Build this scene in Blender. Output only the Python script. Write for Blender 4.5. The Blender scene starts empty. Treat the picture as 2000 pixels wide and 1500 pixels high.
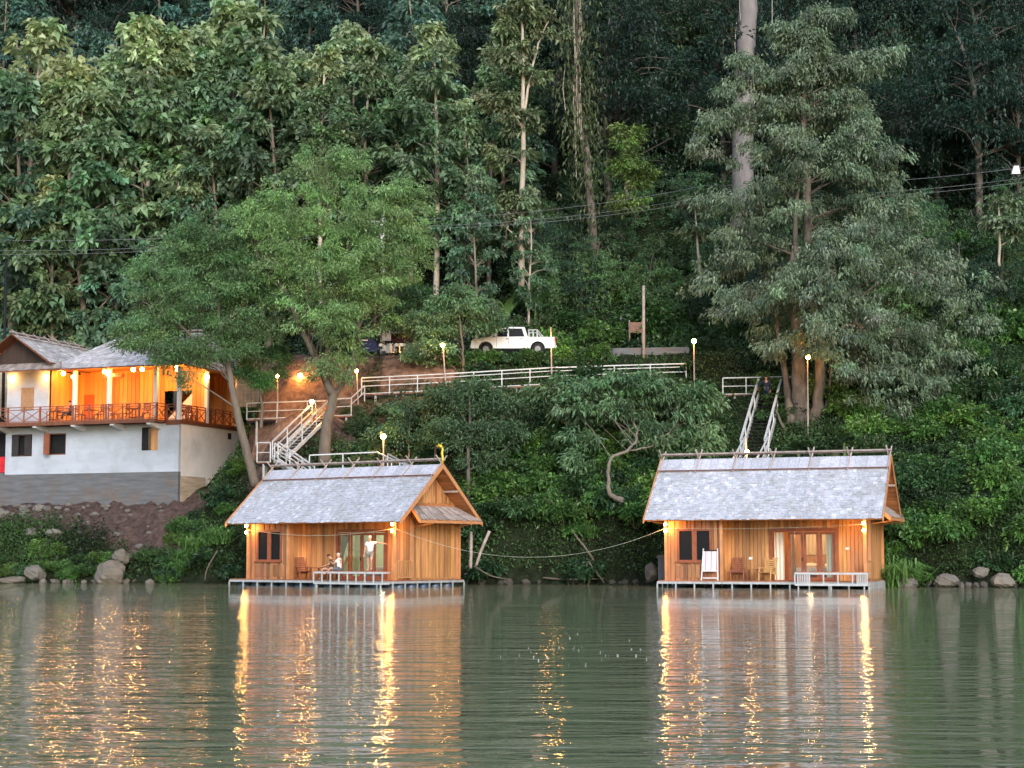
import bpy, math, random
import numpy as np
from mathutils import Vector, Matrix
sc = bpy.context.scene
C = sc.collection
R = math.radians
# ---------------------------------------------------------------- camera
F_PX, HORIZON = 3300.0, 1080.0
PITCH = math.atan((HORIZON - 750) / F_PX)
CAM_H = 1.7
cam_d = bpy.data.cameras.new('camera'); cam = bpy.data.objects.new('camera', cam_d); C.objects.link(cam)
cam.location = (0, 0, CAM_H); cam.rotation_euler = (math.pi / 2 + PITCH, 0, 0)
cam_d.sensor_width = 36; cam_d.lens = 36 * F_PX / 2000; cam_d.clip_end = 1500; cam_d.clip_start = .1
sc.camera = cam
# ---------------------------------------------------------------- sky, sun, exposure
SUN_EL, SUN_ROT = R(24), R(168)
w = bpy.data.worlds.new("World"); sc.world = w; w.use_nodes = True
nt = w.node_tree; sky = nt.nodes.new('ShaderNodeTexSky'); sky.sky_type = 'NISHITA'; sky.sun_disc = False
sky.sun_elevation = SUN_EL; sky.sun_rotation = SUN_ROT; sky.air_density = 1.0; sky.dust_density = 1.0; sky.ozone_density = 2.0
bg = nt.nodes['Background']; bg.inputs['Strength'].default_value = 0.085
nt.links.new(sky.outputs[0], bg.inputs[0])
sd = bpy.data.lights.new('sun', 'SUN'); sd.energy = 0.75; sd.angle = R(25); sd.color = (1, .97, .94)
sun = bpy.data.objects.new('sun', sd); C.objects.link(sun)
sv = Vector((math.sin(SUN_ROT) * math.cos(SUN_EL), math.cos(SUN_ROT) * math.cos(SUN_EL), math.sin(SUN_EL)))
sun.rotation_euler = sv.to_track_quat('Z', 'Y').to_euler(); sun.location = (-20, -40, 60)
vs = sc.view_settings; vs.view_transform = 'Standard'; vs.look = 'None'; vs.gamma = 1; vs.use_curve_mapping = False
vs.exposure = 1.75
cy = sc.cycles
cy.max_bounces = 6; cy.diffuse_bounces = 2; cy.glossy_bounces = 3; cy.transmission_bounces = 4; cy.transparent_max_bounces = 8
cy.volume_bounces = 0; cy.caustics_reflective = False; cy.caustics_refractive = False
cy.sample_clamp_indirect = 6; cy.use_denoising = True; cy.use_adaptive_sampling = True; cy.adaptive_threshold = 0.02
LAMP = 1.0     # scale of every lit lamp

def P(px, py, Y):
    u = (px - 1000) / F_PX; v = (750 - py) / F_PX
    d = math.cos(PITCH) - v * math.sin(PITCH); t = Y / d
    return Vector((u * t, Y, CAM_H + t * (math.sin(PITCH) + v * math.cos(PITCH))))
# ---------------------------------------------------------------- object helpers
def tag(o, label=None, cat=None, group=None, kind=None):
    if label: o['label'] = label
    if cat: o['category'] = cat
    if group: o['group'] = group
    if kind: o['kind'] = kind
    return o
def thing(name, label, cat, loc=(0, 0, 0), rz=0, group=None):
    o = bpy.data.objects.new(name, None); C.objects.link(o)
    o.location = loc; o.rotation_euler = (0, 0, rz); o.empty_display_size = .3
    return tag(o, label, cat, group)
def mesh_obj(name, verts, faces, mat, parent=None, cols=None, smooth=False):
    me = bpy.data.meshes.new(name)
    verts = np.asarray(verts, dtype=np.float32)
    if isinstance(faces, np.ndarray):
        nf, k = faces.shape
        me.vertices.add(len(verts)); me.vertices.foreach_set('co', verts.ravel())
        me.loops.add(nf * k); me.loops.foreach_set('vertex_index', faces.astype(np.int32).ravel())
        me.polygons.add(nf); me.polygons.foreach_set('loop_start', np.arange(0, nf * k, k, dtype=np.int32))
        me.update(calc_edges=True)
    else:
        me.from_pydata([tuple(v) for v in verts.tolist()], [], faces); nf = len(faces)
    a = me.attributes.new('col', 'FLOAT_COLOR', 'FACE')
    if cols is None: cc = np.ones((nf, 4), dtype=np.float32)
    else:
        cc = np.ones((nf, 4), dtype=np.float32); cc[:, :3] = np.asarray(cols, dtype=np.float32)[:, :3]
    a.data.foreach_set('color', cc.ravel())
    me.polygons.foreach_set('use_smooth', np.full(nf, smooth))
    if mat: me.materials.append(mat)
    o = bpy.data.objects.new(name, me); C.objects.link(o)
    if parent: o.parent = parent
    return o
class MB:
    def __init__(s): s.v = []; s.f = []; s.c = []; s.M = None; s.t = (1, 1, 1)
    def add(s, vs, fs, t=None):
        b = len(s.v)
        if s.M is not None: vs = [s.M @ Vector(v) for v in vs]
        s.v += [tuple(v) for v in vs]; s.f += [tuple(i + b for i in f) for f in fs]
        t = t if t is not None else s.t
        if isinstance(t, (int, float)): t = (t, t, t)
        s.c += [t] * len(fs); return s
    def box(s, x0, x1, y0, y1, z0, z1, t=None):
        return s.add([(x0, y0, z0), (x1, y0, z0), (x1, y1, z0), (x0, y1, z0), (x0, y0, z1), (x1, y0, z1), (x1, y1, z1), (x0, y1, z1)],
                     [(0, 3, 2, 1), (4, 5, 6, 7), (0, 1, 5, 4), (1, 2, 6, 5), (2, 3, 7, 6), (3, 0, 4, 7)], t)
    def bar(s, a, b, w=.05, h=None, t=None, up=(0, 0, 1)):
        a = Vector(a); b = Vector(b); h = w if h is None else h
        d = (b - a).normalized(); u = Vector(up)
        if abs(d.dot(u)) > .98: u = Vector((0, 1, 0))
        x = d.cross(u).normalized() * w / 2; z = x.cross(d).normalized() * h / 2
        vs = [a - x - z, a + x - z, a + x + z, a - x + z, b - x - z, b + x - z, b + x + z, b - x + z]
        return s.add(vs, [(0, 1, 2, 3), (7, 6, 5, 4), (0, 4, 5, 1), (1, 5, 6, 2), (2, 6, 7, 3), (3, 7, 4, 0)], t)
    def tube(s, pts, rad, n=8, t=None, cap=True):
        pts = [Vector(p) for p in pts]
        if isinstance(rad, (int, float)): rad = [rad] * len(pts)
        vs = []; fs = []; ref = Vector((.31, .77, .2)).normalized()
        for i, p in enumerate(pts):
            d = (pts[min(i + 1, len(pts) - 1)] - pts[max(i - 1, 0)])
            d = d.normalized() if d.length > 1e-9 else Vector((0, 0, 1))
            x = d.cross(ref); x = x.normalized() if x.length > 1e-4 else Vector((1, 0, 0)); y = d.cross(x)
            for k in range(n):
                a = 2 * math.pi * k / n; vs.append(p + (x * math.cos(a) + y * math.sin(a)) * rad[i])
        for i in range(len(pts) - 1):
            for k in range(n):
                k2 = (k + 1) % n; fs.append((i * n + k, i * n + k2, (i + 1) * n + k2, (i + 1) * n + k))
        if cap: fs.append(tuple(range(n))[::-1]); fs.append(tuple((len(pts) - 1) * n + k for k in range(n)))
        return s.add(vs, fs, t)
    def ball(s, c, r, n=10, m=7, t=None):
        if isinstance(r, (int, float)): r = (r, r, r)
        vs = []; fs = []
        for i in range(m + 1):
            th = math.pi * i / m
            for k in range(n):
                a = 2 * math.pi * k / n
                vs.append((c[0] + r[0] * math.sin(th) * math.cos(a), c[1] + r[1] * math.sin(th) * math.sin(a), c[2] + r[2] * math.cos(th)))
        for i in range(m):
            for k in range(n):
                k2 = (k + 1) % n; fs.append((i * n + k, (i + 1) * n + k, (i + 1) * n + k2, i * n + k2))
        return s.add(vs, fs, t)
    def prism(s, poly, axis, a, b, t=None):
        """extrude a 2D polygon along an axis: 'x' takes (y,z), 'y' takes (x,z), 'z' takes (x,y)"""
        def p3(q, k): return {'x': (k, q[0], q[1]), 'y': (q[0], k, q[1]), 'z': (q[0], q[1], k)}[axis]
        n = len(poly); vs = [p3(q, a) for q in poly] + [p3(q, b) for q in poly]
        return s.add(vs, [tuple(range(n))[::-1], tuple(range(n, 2 * n))] + [(i, (i + 1) % n, n + (i + 1) % n, n + i) for i in range(n)], t)
    def build(s, name, mat, parent=None, smooth=False, label=None):
        o = mesh_obj(name, s.v, s.f, mat, parent, s.c, smooth)
        if label: o['label'] = label
        return o
# ---------------------------------------------------------------- materials
def mat(name, color, rough=.7, var=.25, scale=(3, 3, 3), bump=0.0, metal=0.0, spec=.4, emit=None, estr=0, detail=5, dirt=None, dirt_amt=.5, dirt_scale=1.2, bs=None, rand=0):
    m = bpy.data.materials.new(name); m.use_nodes = True; n = m.node_tree.nodes; l = m.node_tree.links
    b = n['Principled BSDF']; b.inputs['Roughness'].default_value = rough; b.inputs['Metallic'].default_value = metal
    b.inputs['Specular IOR Level'].default_value = spec
    tc = n.new('ShaderNodeTexCoord'); mp = n.new('ShaderNodeMapping'); mp.inputs['Scale'].default_value = scale
    l.new(tc.outputs['Object'], mp.inputs['Vector'])
    ns = n.new('ShaderNodeTexNoise'); ns.inputs['Scale'].default_value = 1; ns.inputs['Detail'].default_value = detail; ns.inputs['Roughness'].default_value = .6
    l.new(mp.outputs[0], ns.inputs['Vector'])
    mr = n.new('ShaderNodeMapRange'); mr.inputs['From Min'].default_value = .3; mr.inputs['From Max'].default_value = .7
    mr.inputs['To Min'].default_value = 1 - var; mr.inputs['To Max'].default_value = 1 + var
    l.new(ns.outputs[0], mr.inputs['Value'])
    at = n.new('ShaderNodeAttribute'); at.attribute_name = 'col'
    v1 = n.new('ShaderNodeVectorMath'); v1.operation = 'MULTIPLY'; v1.inputs[0].default_value = color
    l.new(at.outputs['Color'], v1.inputs[1])
    v2 = n.new('ShaderNodeVectorMath'); v2.operation = 'SCALE'; l.new(v1.outputs[0], v2.inputs[0]); l.new(mr.outputs[0], v2.inputs['Scale'])
    out = v2.outputs[0]
    if rand:
        oi = n.new('ShaderNodeObjectInfo'); r2 = n.new('ShaderNodeMapRange'); r2.inputs['To Min'].default_value = 1 - rand; r2.inputs['To Max'].default_value = 1 + rand
        l.new(oi.outputs['Random'], r2.inputs['Value']); v3 = n.new('ShaderNodeVectorMath'); v3.operation = 'SCALE'
        l.new(out, v3.inputs[0]); l.new(r2.outputs[0], v3.inputs['Scale']); out = v3.outputs[0]
    if dirt:
        n2 = n.new('ShaderNodeTexNoise'); n2.inputs['Scale'].default_value = dirt_scale; n2.inputs['Detail'].default_value = 6; n2.inputs['Roughness'].default_value = .65
        l.new(tc.outputs['Object'], n2.inputs['Vector'])
        m2 = n.new('ShaderNodeMapRange'); m2.inputs['From Min'].default_value = .48; m2.inputs['From Max'].default_value = .68; m2.inputs['To Max'].default_value = dirt_amt
        l.new(n2.outputs[0], m2.inputs['Value'])
        mx = n.new('ShaderNodeMix'); mx.data_type = 'RGBA'; mx.inputs[7].default_value = (*dirt, 1)
        l.new(m2.outputs[0], mx.inputs[0]); l.new(out, mx.inputs[6]); out = mx.outputs[2]
    l.new(out, b.inputs['Base Color'])
    if bump:
        bp = n.new('ShaderNodeBump'); bp.inputs['Strength'].default_value = bump; bp.inputs['Distance'].default_value = .05
        l.new(ns.outputs[0], bp.inputs['Height']); l.new(bp.outputs[0], b.inputs['Normal'])
    if emit:
        b.inputs['Emission Color'].default_value = (*emit, 1); b.inputs['Emission Strength'].default_value = estr
    return m
def glass_mat(name, tint=(.9, .95, .95), refl=.25):
    m = bpy.data.materials.new(name); m.use_nodes = True; n = m.node_tree.nodes; l = m.node_tree.links; n.clear()
    o = n.new('ShaderNodeOutputMaterial'); t = n.new('ShaderNodeBsdfTransparent'); t.inputs[0].default_value = (*tint, 1)
    g = n.new('ShaderNodeBsdfGlossy'); g.inputs['Roughness'].default_value = .03; f = n.new('ShaderNodeFresnel'); f.inputs[0].default_value = 1.5
    x = n.new('ShaderNodeMixShader'); l.new(f.outputs[0], x.inputs[0]); l.new(t.outputs[0], x.inputs[1]); l.new(g.outputs[0], x.inputs[2]); l.new(x.outputs[0], o.inputs[0])
    return m
def leaf_mat(name, trans=.25, rough=.5, rand=.18, spec=.5):
    m = bpy.data.materials.new(name); m.use_nodes = True; n = m.node_tree.nodes; l = m.node_tree.links
    b = n['Principled BSDF']; b.inputs['Roughness'].default_value = rough; b.inputs['Specular IOR Level'].default_value = spec
    at = n.new('ShaderNodeAttribute'); at.attribute_name = 'col'
    oi = n.new('ShaderNodeObjectInfo'); r2 = n.new('ShaderNodeMapRange'); r2.inputs['To Min'].default_value = 1 - rand; r2.inputs['To Max'].default_value = 1 + rand
    l.new(oi.outputs['Random'], r2.inputs['Value']); v3 = n.new('ShaderNodeVectorMath'); v3.operation = 'SCALE'
    l.new(at.outputs['Color'], v3.inputs[0]); l.new(r2.outputs[0], v3.inputs['Scale'])
    wn_ = n.new('ShaderNodeTexWhiteNoise'); wn_.noise_dimensions = '1D'; l.new(oi.outputs['Random'], wn_.inputs['W'])
    hm = n.new('ShaderNodeMix'); hm.data_type = 'RGBA'; hm.inputs[6].default_value = (1.26, 1.27, 1.10, 1); hm.inputs[7].default_value = (1.06, 1.28, 1.38, 1); l.new(wn_.outputs['Value'], hm.inputs[0])
    vh = n.new('ShaderNodeVectorMath'); vh.operation = 'MULTIPLY'; l.new(v3.outputs[0], vh.inputs[0]); l.new(hm.outputs[2], vh.inputs[1]); v3 = vh
    l.new(v3.outputs[0], b.inputs['Base Color'])
    tr = n.new('ShaderNodeBsdfTranslucent'); v4 = n.new('ShaderNodeVectorMath'); v4.operation = 'MULTIPLY'; v4.inputs[1].default_value = (1.1, 1.35, .6)
    l.new(v3.outputs[0], v4.inputs[0]); l.new(v4.outputs[0], tr.inputs[0])
    x = n.new('ShaderNodeMixShader'); x.inputs[0].default_value = trans
    l.new(b.outputs[0], x.inputs[1]); l.new(tr.outputs[0], x.inputs[2]); l.new(x.outputs[0], n['Material Output'].inputs[0])
    return m
WOOD = mat('teak_boards', (.49, .24, .092), .5, .28, (5, 5, .55), .15)
WOODF = mat('reddish_boards', (.36, .165, .075), .5, .28, (5, 5, .55), .15)
WOODD = mat('dark_teak', (.17, .06, .03), .4, .3, (6, 6, .8), .1)
WOODR = mat('red_brown_wood', (.24, .075, .035), .4, .25, (3, 3, 3), .1)
DECKW = mat('deck_boards', (.30, .115, .06), .5, .3, (.8, 6, 3), .1)
FASC = mat('fascia_wood', (.52, .235, .10), .5, .18, (2, 2, 2), .1)
ROOFUNDER = mat('soffit_wood', (.42, .17, .065), .6, .25, (1, 6, 6), .1)
SHINGLE = mat('weathered_shingles', (.48, .48, .515), .7, .22, (9, 9, 9), .5, dirt=(.30, .29, .27), dirt_amt=.5, dirt_scale=.9)
SHINGLEH = mat('house_shingles', (.50, .47, .47), .75, .3, (5, 5, 5), .4, dirt=(.24, .2, .18), dirt_amt=.5, dirt_scale=.8)
SHINGLEB = mat('brown_weathered_shingles', (.34, .28, .25), .75, .3, (5, 5, 5), .3)
POLE = mat('grey_pole_wood', (.36, .29, .26), .8, .25, (4, 4, 4), .2)
STEEL = mat('white_painted_steel', (.50, .52, .54), .4, .12, (6, 6, 6), 0, .0, .5, dirt=(.25, .2, .16), dirt_amt=.5, dirt_scale=3)
BARKM = mat('brown_bark', (.13, .105, .08), .9, .35, (4, 4, 1.2), .6)
STEELF = mat('galvanised_steel', (.45, .47, .48), .45, .2, (5, 5, 5), 0, .3)
DARKM = mat('dark_steel', (.018, .018, .02), .7, spec=.15)
DRUM = mat('blue_plastic_drum', (.05, .10, .19), .35, .3, (3, 3, 3), dirt=(.2, .18, .15), dirt_amt=.6)
PLASTER = mat('sky_tinted_render', (.44, .48, .55), .8, .12, (.5, .5, 1.3), .1, dirt=(.26, .27, .28), dirt_amt=.5, dirt_scale=.45)  # white wall, the dim blue of sky light put into its colour
PLASTER_LIT = mat('lit_white_render', (.74, .71, .68), .8, .07, (1.3, 1.3, 1.3), .1, dirt=(.42, .34, .27), dirt_amt=.35, dirt_scale=.5)  # same white wall, lamp and sky light painted in as a lighter, warmer tone
CONC = mat('raw_concrete', (.125, .13, .14), .85, .28, (.7, .7, 5), .3, dirt=(.16, .11, .08), dirt_amt=.7, dirt_scale=.7)
CONCR = mat('concrete_pole', (.4, .39, .37), .85, .2, (3, 3, 3), .2)
ORANGEW = mat('varnished_boards', (.62, .27, .07), .5, .14, (4, 4, .4), .08)
WHITEP = mat('white_paint', (.7, .7, .72), .6, .05)
PALEINT = mat('pale_interior', (.46, .52, .42), .8, .08)
LINEN = mat('white_linen', (.72, .64, .58), .9, .1)
CURT = mat('curtain_cloth', (.62, .52, .42), .9, .15, (14, 14, .5))
BARK = mat('bark', (.20, .165, .13), .9, .35, (4, 4, 1.2), .6, rand=.2)
BARKP = mat('pale_bark', (.40, .34, .27), .85, .3, (3, 3, 1), .4, rand=.2)
BARKO = mat('orange_brown_bark', (.115, .095, .078), .85, .6, (3, 3, 1.2), .5)
BARKD = mat('dark_bark', (.10, .085, .07), .9, .35, (4, 4, 1.2), .5)
ROCK = mat('river_rock', (.15, .135, .118), .85, .3, (1.6, 1.6, 1.6), .8, dirt=(.13, .115, .09), dirt_amt=.7, dirt_scale=1.6, rand=.25)
GLASS = glass_mat('window_glass'); DGLASS = mat('dark_glass', (.010, .011, .014), .25, .1, spec=.12)
BULB = mat('lit_bulb', (1, .8, .5), .5, 0, emit=(1, .52, .16), estr=26)
CARW = mat('white_car_paint', (.72, .74, .76), .25, .03, spec=.6)
TYRE = mat('tyre_rubber', (.02, .02, .02), .8)
RED = mat('red_cloth', (.55, .02, .03), .8)
NAVY = mat('navy_tarp', (.02, .03, .12), .7, .3)
GOLD = mat('gold_paint', (.75, .50, .06), .35, .1, metal=.4)
BLOCKW = mat('concrete_blocks', (.42, .34, .25), .9, .25, (1, 1, 6), .2)
LEAF = leaf_mat('leaves'); LEAFG = leaf_mat('glossy_leaves', .25, .38, .15, .5)
SKIN = mat('skin', (.52, .27, .18), .55, .05)
def cloth(name, c): return mat(name, c, .9, .08, (6, 6, 6))
# ---------------------------------------------------------------- terrain
def sstep(a, b, x):
    t = np.clip((np.asarray(x, float) - a) / (b - a), 0, 1); return t * t * (3 - 2 * t)
def shore(x):
    return np.interp(x, [-40, -20, -15, -11, -4, 8, 12, 17, 20, 26, 40], [97, 96.4, 95, 92.6, 92.4, 92.2, 90, 88.2, 86.2, 84.2, 82]) + .35 * np.sin(np.asarray(x) * 1.9) + .2 * np.sin(np.asarray(x) * 4.3 + 1)
_rs = np.random.RandomState(5)
_wv = [(_rs.uniform(.15, 1.6), _rs.uniform(0, 6.28), _rs.uniform(0, 6.28)) for _ in range(16)]
def bumpn(x, y):
    s = 0
    for f, a, p in _wv: s = s + np.sin((x * math.cos(a) + y * math.sin(a)) * f + p) * (.32 / (f + .25))
    return s * .5
HTH = R(-20.2); HX = np.array([math.cos(HTH), math.sin(HTH)]); HYv = np.array([-math.sin(HTH), math.cos(HTH)])
hc = P(347, 975, 102.5); HC = np.array([hc.x, hc.y])      # front right corner of the riverside house
def road_z(x): return 14.05 + .015 * np.asarray(x)
def H(x, y):
    x = np.asarray(x, float); y = np.asarray(y, float); sh = shore(x); n = bumpn(x, y)
    # middle and right part of the bank
    t = np.clip((y - sh) / (104.4 - sh), 0, 1)
    zr = road_z(x)
    bank = zr * (0.30 * sstep(0, .12, t) * .5 + t * .85) + n * .6 * np.clip(t * 6, 0, 1) * np.clip((1 - t) * 5, 0, 1)
    bank = np.minimum(bank, zr)
    under = (y - sh) * .35
    mid = np.where(y < sh, under, np.where(y < 104.4, bank, zr))
    hill = np.clip(y - 109.2, 0, None)
    mid = mid + hill * .84 + np.clip(hill, 0, 3) / 3 * n * 1.5
    # house terrace on the left
    ly = (x - HC[0]) * HYv[0] + (y - HC[1]) * HYv[1]
    yf = HC[1] - (x - HC[0]) * HYv[0] / HYv[1]
    q = np.clip((y - sh) / (yf - sh), 0, 1)
    left = np.where(y < sh, under, 4.75 * q ** .85 + n * .35 * np.clip(q * 5, 0, 1) * np.clip((1 - q) * 5, 0, 1))
    left = left + np.clip(ly - .3, 0, 7.5) * .40 + np.clip(ly - 7.8, 0, 5) * .57
    left = left + np.clip(y - 116, 0, None) * .98 + np.clip((y - 116) / 3, 0, 1) * n * 1.5
    k = sstep(-19.0, -13.5, x)
    return left * (1 - k) + mid * k
def Hz(x, y): return float(H(x, y))
def G(px, Y, dz=0):
    x = (px - 1000) / F_PX * Y; return Vector((x, Y, Hz(x, Y) + dz))
def soil_mask(x, y):
    ly = (x - HC[0]) * HYv[0] + (y - HC[1]) * HYv[1]; lx = (x - HC[0]) * HX[0] + (y - HC[1]) * HX[1]
    n = bumpn(x * 2.3, y * 2.3) * .9
    a = sstep(-4.6, -3.6, ly + n) * sstep(3.4, 1.2, lx + n) * (1 - sstep(1.5, 3, ly))        # dirt apron in front of the house
    b = sstep(-16.2, -15, x + n) * (1 - sstep(-9.5, -7, x + n)) * sstep(97, 98.5, y + n) * (1 - sstep(108, 112, y + n))  # cut red bank
    c = sstep(-9, -7.5, x) * (1 - sstep(-3.5, -1.5, x + n)) * sstep(101.6, 102.4, y + n * .4) * (1 - sstep(104.6, 105.0, y))
    d = .45 * sstep(-10, -8, x + n) * (1 - sstep(-1.5, .8, x + n)) * sstep(94.5, 96, y + n) * (1 - sstep(101.5, 103, y))
    e = .9 * sstep(19, 21, x + n) * (1 - sstep(25, 28, x + n)) * sstep(104, 106, y + n) * (1 - sstep(112, 115, y + n))
    return np.maximum.reduce([a, b, c, d, e])
gx = np.concatenate([np.arange(-120, -46, 4), np.arange(-46, 46, .5), np.arange(46, 121, 4)]); gy = np.concatenate([np.arange(78, 125, .5), np.arange(125, 201, 1.5)])
XX, YY = np.meshgrid(gx, gy); ZZ = H(XX, YY)
ZZ = ZZ + (_rs.rand(*ZZ.shape) - .5) * (.22 + .2 * (soil_mask(XX, YY) > .5)) * (YY > shore(XX) + .6) * (ZZ < 60)
rd = (YY > 104.3) & (YY < 109.2) & (XX > -13); ZZ[rd] = road_z(XX[rd])
nx, ny = len(gx), len(gy)
tv = np.stack([XX, YY, ZZ], -1).reshape(-1, 3)
ii = (np.arange(ny - 1)[:, None] * nx + np.arange(nx - 1)[None]).ravel()
tf = np.stack([ii, ii + 1, ii + nx + 1, ii + nx], 1)
fc = tv[tf].mean(1); sm = soil_mask(fc[:, 0], fc[:, 1])
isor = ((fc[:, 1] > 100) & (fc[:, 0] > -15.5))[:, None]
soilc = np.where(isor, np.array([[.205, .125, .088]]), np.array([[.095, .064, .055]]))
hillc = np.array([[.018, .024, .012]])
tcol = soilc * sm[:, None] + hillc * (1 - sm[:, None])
TERR = mat('soil_and_litter', (1, 1, 1), .95, .5, (2.6, 2.6, 2.6), 1.0, spec=.1, detail=9)
TERR.node_tree.nodes['Bump'].inputs['Distance'].default_value = .22
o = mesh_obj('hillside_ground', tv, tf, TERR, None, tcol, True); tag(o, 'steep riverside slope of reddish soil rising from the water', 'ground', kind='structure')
# water
WAT = bpy.data.materials.new('river_water'); WAT.use_nodes = True
n = WAT.node_tree.nodes; l = WAT.node_tree.links; b = n['Principled BSDF']
b.inputs['Base Color'].default_value = (.205, .212, .125, 1); b.inputs['Roughness'].default_value = .022; b.inputs['IOR'].default_value = 1.333; b.inputs['Specular IOR Level'].default_value = .5
tc = n.new('ShaderNodeTexCoord')
def wav(scale, rot, str_, dist, detail=2, kind='noise'):
    mp = n.new('ShaderNodeMapping'); mp.inputs['Scale'].default_value = scale; mp.inputs['Rotation'].default_value = (0, 0, rot); l.new(tc.outputs['Object'], mp.inputs[0])
    t = n.new('ShaderNodeTexNoise'); t.inputs['Scale'].default_value = 1; t.inputs['Detail'].default_value = detail; t.inputs['Roughness'].default_value = .5; t.inputs['Distortion'].default_value = .4
    l.new(mp.outputs[0], t.inputs[0]); m_ = n.new('ShaderNodeMath'); m_.operation = 'MULTIPLY'; m_.inputs[1].default_value = dist; l.new(t.outputs[0], m_.inputs[0]); return m_.outputs[0]
h1 = wav((.42, 1.7, 1), .06, 1, .085, 3); h2 = wav((2.2, 4.6, 1), -.12, 1, .022, 2); h3 = wav((7, 11, 1), .2, 1, .005, 1); h4 = wav((.06, .16, 1), .3, 1, .12, 1)
def addn(a, c):
    m_ = n.new('ShaderNodeMath'); m_.operation = 'ADD'; l.new(a, m_.inputs[0]); l.new(c, m_.inputs[1]); return m_.outputs[0]
hh = addn(addn(h1, h2), addn(h3, h4))
bp = n.new('ShaderNodeBump'); bp.inputs['Strength'].default_value = .8; bp.inputs['Distance'].default_value = 1.0; l.new(hh, bp.inputs['Height']); l.new(bp.outputs[0], b.inputs['Normal'])
wx = np.linspace(-150, 150, 31); wy = np.linspace(-150, 110, 27); XX, YY = np.meshgrid(wx, wy)
ii = (np.arange(26)[:, None] * 31 + np.arange(30)[None]).ravel()
o = mesh_obj('river_water', np.stack([XX, YY, XX * 0], -1).reshape(-1, 3), np.stack([ii, ii + 1, ii + 32, ii + 31], 1), WAT, None, None, True)
tag(o, 'murky green river water with small ripples', 'water', kind='structure')
# road
m_ = MB(); rx = np.arange(-13, 60, 1.5)
for i in range(len(rx) - 1):
    z0, z1 = float(road_z(rx[i])) + .03, float(road_z(rx[i + 1])) + .03
    m_.add([(rx[i], 104.6, z0), (rx[i + 1], 104.6, z1), (rx[i + 1], 109, z1), (rx[i], 109, z0)], [(0, 1, 2, 3)])
ROADM = mat('worn_asphalt', (.10, .10, .105), .9, .3, (2, 2, 2), .3, dirt=(.22, .16, .11), dirt_amt=.6)
tag(m_.build('road', ROADM), 'narrow asphalt road along the slope', 'road', kind='structure')
m_ = MB()
for i in range(12, 16):
    z0, z1 = float(road_z(rx[i])), float(road_z(rx[i + 1]))
    m_.add([(rx[i], 104.25, z0 - .5), (rx[i + 1], 104.25, z1 - .5), (rx[i + 1], 104.25, z1 + .22), (rx[i], 104.25, z0 + .22), (rx[i], 104.5, z0 - .5), (rx[i + 1], 104.5, z1 - .5), (rx[i + 1], 104.5, z1 + .22), (rx[i], 104.5, z0 + .22)],
           [(0, 1, 2, 3), (3, 2, 6, 7), (5, 4, 7, 6), (0, 4, 5, 1)])
tag(m_.build('road_kerb', CONC), 'low grey concrete kerb along the river side of the road', 'kerb', kind='structure')
# ================================================================ BUILDINGS
def point_lamp(loc, parent=None, power=25, color=(1, .43, .09), r=.07):
    d = bpy.data.lights.new('lamp_light', 'POINT'); d.energy = power * LAMP; d.color = color; d.shadow_soft_size = r
    o = bpy.data.objects.new('lamp_light', d); C.objects.link(o); o.location = loc
    if parent: o.parent = parent
    return o
def plank_wall(mb, p0, p1, z0, z1, rng, wb=.2, th=.05, top=None, proud=.02, base=1.0, gap=.022):
    """vertical boards from p0 to p1 (2D); top(s) gives the upper edge. Boards alternate proud and recessed."""
    p0 = Vector((p0[0], p0[1])); p1 = Vector((p1[0], p1[1])); L = (p1 - p0).length; d = (p1 - p0) / L; nn = Vector((d.y, -d.x))
    n = max(1, round(L / wb)); s = 0
    for i in range(n):
        a, b_ = L * i / n + (gap / 2 if i else 0), L * (i + 1) / n - (gap / 2 if i < n - 1 else 0)
        t = base * rng.uniform(.6, 1.3); o = proud * (i % 2)
        tt = (t * rng.uniform(.95, 1.05), t * rng.uniform(.9, 1.05), t * rng.uniform(.85, 1.1))
        za, zb = (z1, z1) if top is None else (top(a), top(b_))
        A = p0 + d * a + nn * o; B = p0 + d * b_ + nn * o; A2 = p0 + d * a - nn * th; B2 = p0 + d * b_ - nn * th
        if max(za, zb) <= z0 + .02: continue
        mb.add([(A.x, A.y, z0), (B.x, B.y, z0), (B.x, B.y, zb), (A.x, A.y, za), (A2.x, A2.y, z0), (B2.x, B2.y, z0), (B2.x, B2.y, zb), (A2.x, A2.y, za)],
               [(0, 1, 2, 3), (5, 4, 7, 6), (3, 2, 6, 7), (0, 4, 5, 1), (1, 5, 6, 2), (4, 0, 3, 7)], tt)
def plank_wall_holes(mb, p0, p1, z0, z1, holes, rng, **k):
    """wall with rectangular holes (s0,s1,za,zb) along its length"""
    p0 = Vector((p0[0], p0[1])); p1 = Vector((p1[0], p1[1])); L = (p1 - p0).length; d = (p1 - p0) / L
    cuts = sorted(set([0, L] + [h[0] for h in holes] + [h[1] for h in holes]))
    for a, b_ in zip(cuts[:-1], cuts[1:]):
        hs = [h for h in holes if h[0] <= a + 1e-6 and h[1] >= b_ - 1e-6]; A = p0 + d * a; B = p0 + d * b_
        if not hs: plank_wall(mb, A, B, z0, z1, rng, **k)
        else:
            h = hs[0]
            if h[2] > z0 + .02: plank_wall(mb, A, B, z0, h[2], rng, **k)
            if h[3] < z1 - .02: plank_wall(mb, A, B, h[3], z1, rng, **k)
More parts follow.
